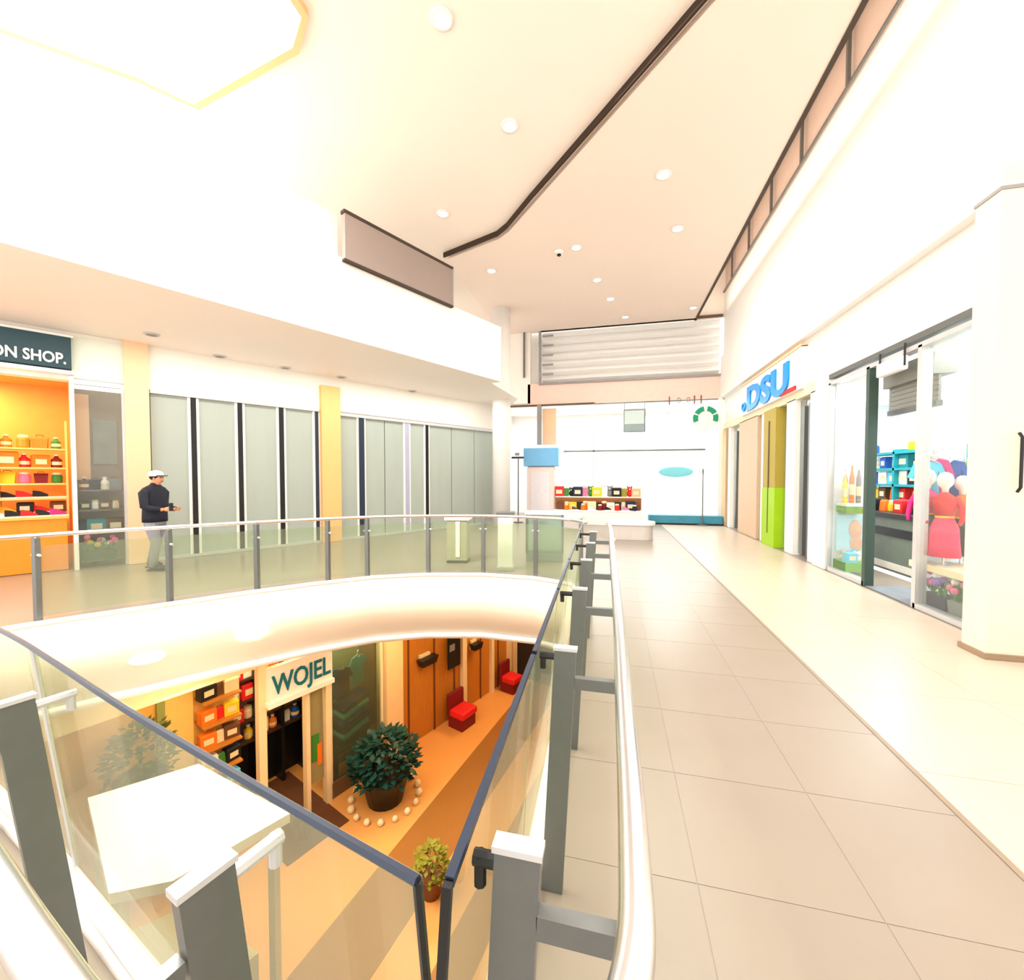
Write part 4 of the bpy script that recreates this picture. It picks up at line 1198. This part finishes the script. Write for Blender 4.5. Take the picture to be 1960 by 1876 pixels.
L2 = LFrame2()
G5 = 'goods on the lower shop shelf'
row(L2, -0.42, 0.92, 0.14, -2.15, ['carton', 'bag'], ['red', 'white', 'yellow', 'orange', 'lime', 'pink'], 0.26, 'top board of the lower shop shelf', G5)
row(L2, -0.42, 0.92, 0.14, -2.55, ['bottle', 'carton'], ['white', 'red', 'orange', 'yellow', 'violet', 'green'], 0.26, 'second board of the lower shop shelf', G5)
row(L2, -0.42, 0.92, 0.14, -2.95, ['carton', 'jar'], ['red', 'cream', 'yellow', 'orange', 'cyan', 'black'], 0.26, 'third board of the lower shop shelf', G5)
row(L2, -0.42, 0.92, 0.14, -3.35, ['bag', 'bottle'], ['navy', 'yellow', 'cream', 'orange', 'white', 'blue'], 0.26, 'lowest board of the lower shop shelf', G5)
# left part of the lower shops: yellow wall, shelf of orange goods, dark bush, teal bag
lq = room('wall_amber_niche', 'amber lit niche with pale panels left of the lower shop door', B(0), RB)
part(lq, 'back_wall', MB().box(-8.5, -4.14, 0.9, 1.0, LZ, -1.4), mat('amber_wall', (232, 178, 90), 0.7, var=0.1))
part(lq, 'yellow_panel', MB().box(-5.15, -4.75, 0.84, 0.9, -3.6, -1.7), mat('pale_yellow', (246, 210, 120), 0.6))
part(lq, 'green_panel', MB().box(-5.22, -5.12, 0.82, 0.9, -3.6, -1.7), mat('sage', (150, 160, 90), 0.6))
for z in (-3.6, -3.2, -2.8, -2.4, -2.0):
    part(lq, 'shelf_board', MB().box(-4.72, -4.16, 0.5, 0.9, z - 0.03, z), WOOD)
G6 = 'goods in the amber niche'
for z, cs_, nm in ((-3.6, ['blue', 'navy', 'cyan'], 'lowest'), (-3.2, ['white', 'green', 'black'], 'fourth'), (-2.8, ['orange', 'cream', 'brown'], 'third'), (-2.4, ['orange', 'red', 'yellow'], 'second'), (-2.0, ['black', 'brown', 'cream'], 'top')):
    row(BW, -4.70, -4.18, 0.68, z, ['carton', 'bag'], cs_, 0.22, nm + ' board of the amber niche', G6)
area_light('lower_window_fill', B(-2.25, 0.35, -1.6), 0.9, 0.4, 16, (1, 0.95, 0.8))  # invented light that brings out the clothes behind the dark glass
area_light('niche_lamp', B(-5.3, 0.4, -1.45), 1.8, 0.5, 9, (1, 0.68, 0.34))


def bush(loc, r, h, pot, leafm, label, name='potted_shrub', n=420, leaf=.12, flowers=None, cat='plant'):
    t = thing(name, label, cat, loc)
    part(t, 'pot', MB().lathe([(r * .55, 0), (r * .72, h * .38), (r * .76, h * .42), (r * .66, h * .42)], n=18), pot, smooth=True)
    part(t, 'stem', MB().tube([(0, 0, h * .3), (r * .05, 0, h * .7)], r * .06, 6), pal('brown'))
    b = MB()
    for _ in range(n):
        a, e, q = random.uniform(0, 6.283), random.uniform(-.6, 1.4), random.uniform(.45, 1) ** .5
        x, y, z = r * q * cos(a) * cos(e), r * q * sin(a) * cos(e), h * .62 + h * .38 * q * sin(e)
        d = Vector((cos(a + random.uniform(-.7, .7)), sin(a + random.uniform(-.7, .7)), random.uniform(-.5, .8))).normalized()
        s = d.cross(Vector((0, 0, 1))).normalized() * leaf * .32
        p = Vector((x, y, z))
        b.add([p, p + d * leaf * .5 + s, p + d * leaf, p + d * leaf * .5 - s], [(0, 1, 2, 3)])
    lv_ = part(t, 'foliage', b, leafm)
    lv_['kind'] = 'stuff'
    if flowers:
        for k in range(16):
            a = 6.283 * k / 16
            part(t, 'pebble', MB().ball((r * 1.05 * cos(a), r * 1.05 * sin(a), .05), random.uniform(.05, .08), 8, 5), flowers)
    return t


bush(B(-5.55, 0.3, LZ + 1.4), 0.40, 1.25, mat('dark_pot', (40, 34, 28), 0.5), mat('dark_olive_leaf', (70, 76, 30), 0.6, var=0.3), 'dark olive shrub in a pot left in the amber niche', n=300)
st2 = thing('plant_stand', 'brown wooden stand under the olive shrub in the amber niche', 'stand', B(-5.55, 0.3, LZ), RB)
part(st2, 'top', MB().box(-0.45, 0.45, -0.4, 0.4, 1.34, 1.40), WOOD)
for a in (-.38, .38):
    for c in (-.33, .33):
        part(st2, 'leg', MB().box(a - .04, a + .04, c - .04, c + .04, 0, 1.34), WOOD)
item('bag', 'teal', B(-4.86, 0.5, -3.62), RB, 0.42, 'teal shopping bag standing before the yellow panel of the niche', 'bag', 'bags in the amber niche')
pd = thing('niche_plinth', 'brown plinth under the teal bag in the amber niche', 'plinth', B(-4.86, 0.5, LZ), RB)
part(pd, 'body', MB().box(-0.25, 0.25, -0.2, 0.2, 0, 0.84), WOOD)
part(pd, 'top', MB().box(-0.28, 0.28, -0.23, 0.23, 0.84, 0.88), CREAMP)
# grey-green window with blue jackets
lw = struct(MB().box(-2.86, -1.68, -0.02, 0.0, LZ + 0.3, -1.5).build('window_6', glass_mat('olive_window', (206, 212, 190), (150, 156, 126), 0.16, 1.2), loc=B(0), rot=RB), 'grey-green window of the lower shop')
for s in (-2.87, -1.70):
    MB().box(s - .03, s + .03, -0.05, 0.03, LZ, -1.48).build('frame_post', CREAMP, lw)
MB().box(-2.86, -1.68, -0.05, 0.03, LZ, LZ + 0.3).build('sill', mat('brown_sill', (110, 84, 56), 0.6), lw)
for k, (s, c, z, nm) in enumerate(((-2.6, 'blue', -2.2, 'blue shirt hanging in the lower window, left one'), (-2.35, 'navy', -2.25, 'navy shirt hanging in the lower window, middle one'), (-2.0, 'teal', -2.1, 'teal shirt hanging in the lower window, right one'))):
    g = garment(B(s, 0.35, z), RB + pi / 2, 0.30, 0.62, c, nm)
    g['group'] = 'shirts in the lower window'
fs_ = thing('folded_stack', 'slanted stack of blue folded cloths in the lower window', 'cloth stack', B(-2.2, 0.32, -3.72), RB)
for k in range(6):
    mx = Matrix.Translation((0, 0, 0.06 + 0.14 * k)) @ Matrix.Rotation(radians(-14), 4, 'Y')
    part(fs_, 'folded_cloth', MB().box(-0.32, 0.32, -0.2, 0.2, -0.05, 0.05, mx), pal(['navy', 'cyan', 'navy', 'blue', 'cyan', 'navy'][k]), bevel=0.03)
part(fs_, 'table_top', MB().box(-0.5, 0.4, -0.25, 0.25, -0.07, -0.03), DARKIN)
part(fs_, 'table_leg', MB().box(-0.48, -0.42, -0.2, 0.2, -0.78, -0.07), DARKIN)
part(fs_, 'table_leg', MB().box(0.32, 0.38, -0.2, 0.2, -0.78, -0.07), DARKIN)
# big dark planter with shrub in front of the window
bush(B(-2.25, -0.85, LZ), 0.60, 1.25, mat('black_pot', (14, 14, 16), 0.35), mat('dark_teal_leaf', (10, 62, 54), 0.5, var=0.35), 'large dark green shrub in a black pot ringed by pale stones', n=620, leaf=.16, flowers=pal('cream'))
bush((-2.55, 5.55, LZ), 0.24, 0.7, mat('brown_pot', (120, 76, 34), 0.5), mat('yellow_green_leaf', (130, 130, 30), 0.6, var=0.3), 'small yellow-green potted plant below the glass corner', n=180, leaf=.1)
# dark wall fittings on the timber wall and red benches
for s, z, w, h, nm in ((-0.5, -2.72, 0.52, 0.16, 'black wall lamp high on the amber timber wall, left one'), (1.25, -2.95, 0.34, 0.16, 'black wall lamp on the amber timber wall, right one')):
    t = thing('wall_lamp', nm, 'wall lamp', B(s, -0.08, z), RB, 'black wall lamps on the timber wall')
    part(t, 'shade', MB().taper(0, -0.08, 0, w * .8, .16, h, w, .2), BLACK)
    part(t, 'backplate', MB().box(-w * .3, w * .3, 0.0, 0.07, -.02, h + .06), CREAMP)
    part(t, 'arm', MB().tube([(0, 0.02, h * .5), (0, -0.05, h * .5)], 0.02, 6), STEEL)
t = thing('wall_screen', 'tall black display screen on the amber timber wall', 'screen', B(0.42, -0.10, -3.15), RB)
part(t, 'panel', MB().box(-0.22, 0.22, -0.05, 0.0, 0, 0.85), BLACK, bevel=0.02)
part(t, 'bracket', MB().box(-0.08, 0.08, 0.0, 0.10, 0.3, 0.5), DARKSTEEL)
part(t, 'image', MB().box(-0.18, 0.0, -0.056, -0.05, 0.45, 0.62), pal('grey'))
for s, w, nm in ((0.38, 0.55, 'red upholstered bench against the amber timber wall, nearer one'), (2.45, 0.45, 'red upholstered bench at the far end of the timber wall')):
    t = thing('red_bench', nm, 'bench', B(s, -0.45, LZ), RB, 'red benches on the lower storey')
    part(t, 'seat', MB().box(-w / 2, w / 2, -0.25, 0.2, 0.28, 0.45), pal('red'), bevel=0.04)
    part(t, 'backrest', MB().box(-w / 2, w / 2, 0.2, 0.3, 0.28, 0.8), pal('dark red'), bevel=0.03)
    part(t, 'base', MB().box(-w / 2 + .03, w / 2 - .03, -0.2, 0.25, 0.0, 0.28), pal('dark red'))
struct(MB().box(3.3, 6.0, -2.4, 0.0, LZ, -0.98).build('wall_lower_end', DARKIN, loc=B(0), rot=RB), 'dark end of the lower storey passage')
# white lit kiosk counter below the left glass
ki = thing('kiosk', 'kiosk with a flat white roof on the lower floor seen through the left glass', 'kiosk', (0, 0, LZ))
KP = [(-5.75, 3.38), (-5.07, 4.12), (-3.36, 3.73), (-3.82, 2.84), (-4.24, 2.62)]
part(ki, 'roof', MB().prism(KP, 2.42, 2.52), mat('kiosk_white', (252, 252, 250), 0.5, var=0.0))
cx_, cy_ = sum(p[0] for p in KP) / 5, sum(p[1] for p in KP) / 5
for x, y in (KP[0], KP[1], KP[2], KP[4]):
    x, y = cx_ + (x - cx_) * .85, cy_ + (y - cy_) * .85
    part(ki, 'post', MB().box(x - .04, x + .04, y - .04, y + .04, 0, 2.42), SILVER)
part(ki, 'counter', MB().prism([(cx_ + (x - cx_) * .7, cy_ + (y - cy_) * .7) for x, y in KP], 0, 1.0), mat('kiosk_body', (206, 196, 168), 0.6))

# ------------------------------------------------------------------ person by the frosted window
def skinned(name, parent, verts, edges, radii, m, root=0, sub=2):
    me = bpy.data.meshes.new(name)
    me.from_pydata(verts, edges, [])
    me.materials.append(m)
    o = bpy.data.objects.new(name, me)
    COL.objects.link(o)
    o.parent = parent
    sk_ = o.modifiers.new('skin', 'SKIN')
    sk_.use_smooth_shade = True
    for i, r in enumerate(radii):
        d = me.skin_vertices[0].data[i]
        d.radius = r if isinstance(r, tuple) else (r, r)
        d.use_root = (i == root)
    ss = o.modifiers.new('sub', 'SUBSURF')
    ss.levels = ss.render_levels = sub
    return o


pn = thing('person', 'person in white cap, dark navy jacket and grey jeans by the frosted window', 'person', (-7.92, 5.75, 0), radians(13))
# local: +X is the walking direction (to the right in the photo), +Y away from the camera
SKINT = mat('skin', (226, 160, 124), 0.5)
BV = [(0, 0, .96), (0, 0, 1.12), (-.01, 0, 1.30), (0, 0, 1.43), (.02, 0, 1.50), (.04, 0, 1.57), (.05, 0, 1.66),
      (0, -.18, 1.40), (.02, -.21, 1.14), (.22, -.16, 1.08), (.30, -.15, 1.09),
      (0, .18, 1.40), (-.02, .21, 1.14), (.18, .17, 1.06), (.26, .15, 1.08),
      (0, -.09, .90), (.09, -.09, .50), (.02, -.09, .09), (.14, -.09, .04),
      (0, .09, .90), (-.07, .09, .50), (-.17, .09, .11), (-.06, .10, .05)]
BE = [(0, 1), (1, 2), (2, 3), (3, 4), (4, 5), (5, 6), (3, 7), (7, 8), (8, 9), (9, 10), (3, 11), (11, 12), (12, 13), (13, 14), (0, 15), (15, 16), (16, 17), (17, 18), (0, 19), (19, 20), (20, 21), (21, 22)]
BR = [(.11, .14), (.10, .13), (.11, .16), (.06, .08), .05, .075, .085, .04, .04, .033, .028, .04, .042, .033, .028, .085, .058, .038, .035, .085, .058, .038, .035]
skinned('body', pn, BV, BE, BR, SKINT)


def loft(rings, n=18):
    b = MB()
    vs = [(cx + rx * cos(2 * pi * k / n), cy + ry * sin(2 * pi * k / n), z) for cx, cy, rx, ry, z in rings for k in range(n)]
    fs = [(i * n + k, i * n + (k + 1) % n, (i + 1) * n + (k + 1) % n, (i + 1) * n + k) for i in range(len(rings) - 1) for k in range(n)]
    return b.add(vs, fs + [tuple(range(n - 1, -1, -1)), tuple(range((len(rings) - 1) * n, len(rings) * n))])


NAVYJ = mat('navy_jacket', (22, 26, 42), 0.7)
part(pn, 'jacket', loft([(0, 0, .165, .20, .86), (0, 0, .165, .20, .95), (0, 0, .155, .195, 1.12), (-.01, 0, .155, .215, 1.30), (-.01, 0, .13, .24, 1.40), (-.005, 0, .115, .225, 1.44), (0, 0, .09, .15, 1.485), (.015, 0, .07, .08, 1.52), (.02, 0, .065, .07, 1.55)])
     .tube([(0, -.15, 1.42), (0, -.215, 1.37), (.02, -.235, 1.14), (.12, -.20, 1.10), (.25, -.165, 1.085)], [.07, .078, .06, .055, .045], 12)
     .tube([(0, .15, 1.42), (-.01, .215, 1.37), (-.02, .235, 1.14), (.1, .20, 1.09), (.21, .17, 1.075)], [.07, .078, .06, .055, .045], 12), NAVYJ, smooth=True)
part(pn, 'jeans', loft([(0, 0, .14, .175, .80), (0, 0, .148, .18, .88), (0, 0, .14, .175, 1.0)])
     .tube([(0, -.09, .90), (.01, -.09, .80), (.085, -.09, .50), (.05, -.09, .3), (.02, -.09, .07)], [.10, .105, .078, .068, .07], 12)
     .tube([(0, .09, .90), (-.01, .09, .80), (-.065, .09, .50), (-.12, .09, .3), (-.165, .09, .09)], [.10, .105, .078, .068, .07], 12), mat('grey_jeans', (142, 142, 150), 0.8, var=.15), smooth=True)
for (x, y, z) in ((.06, -.09, 0.0), (-.13, .09, 0.02)):
    part(pn, 'shoe', MB().ball((x + .03, y, z + .055), (.145, .055, .055), 12, 8).box(x - .11, x + .17, y - .05, y + .05, z, z + .025), BLACK, smooth=False)
hd = part(pn, 'hair', MB().ball((.035, 0, 1.665), (.105, .092, .085), 14, 9), mat('dark_hair', (30, 22, 20), 0.8), smooth=True)
part(pn, 'face', MB().ball((.075, 0, 1.625), (.075, .07, .10), 14, 10).ball((.152, 0, 1.62), (.018, .014, .022), 8, 6).ball((.06, -.075, 1.63), (.018, .012, .028), 8, 6).ball((.06, .075, 1.63), (.018, .012, .028), 8, 6), SKINT, smooth=True)
for s in (-1, 1):
    part(pn, 'eye', MB().ball((.143, s * .03, 1.645), .009, 8, 6), BLACK)
part(pn, 'mouth', MB().box(.138, .15, -.022, .022, 1.572, 1.58), pal('dark red'))
cap = part(pn, 'cap', MB().lathe([(.108, 0), (.11, .03), (.095, .075), (.05, .10), (.01, .108)], (.035, 0, 1.665), 18), mat('cap_white', (238, 240, 240), 0.7), smooth=True)
part(cap, 'brim', MB().prism([(.11 + .0, -.085), (.19, -.07), (.225, -.03), (.225, .03), (.19, .07), (.11, .085)], 1.668, 1.682), BLACK)
for s, y in ((-1, -.15), (1, .15)):
    hx, hz = (.31, 1.09) if s < 0 else (.27, 1.08)
    h = MB().ball((hx + .02, y, hz), (.045, .02, .036), 10, 7)
    for k, (l, dz) in enumerate(((.055, .022), (.062, .008), (.058, -.007), (.045, -.02))):
        h.tube([(hx + .05, y, hz + dz), (hx + .05 + l * .55, y - s * .008, hz + dz), (hx + .05 + l * .8, y - s * .03, hz + dz - .004)], [.0085, .008, .006], 6)
    h.tube([(hx + .01, y - s * .012, hz + .025), (hx + .04, y - s * .035, hz + .04), (hx + .065, y - s * .04, hz + .035)], [.01, .009, .007], 6)
    part(pn, 'hand', h, SKINT, smooth=True)
ph = thing('phone', 'black phone held in the hand of the person', 'phone', (-7.92 + .40 * cos(radians(13)) + .13 * sin(radians(13)), 5.75 + .40 * sin(radians(13)) - .13 * cos(radians(13)), 1.06), radians(13))
part(ph, 'case', MB().box(-.012, .012, -.035, .035, 0, .14), BLACK, bevel=0.004)
part(ph, 'screen', MB().box(-.0135, -.0115, -.03, .03, .01, .13), mat('phone_screen', (70, 80, 90), 0.2))
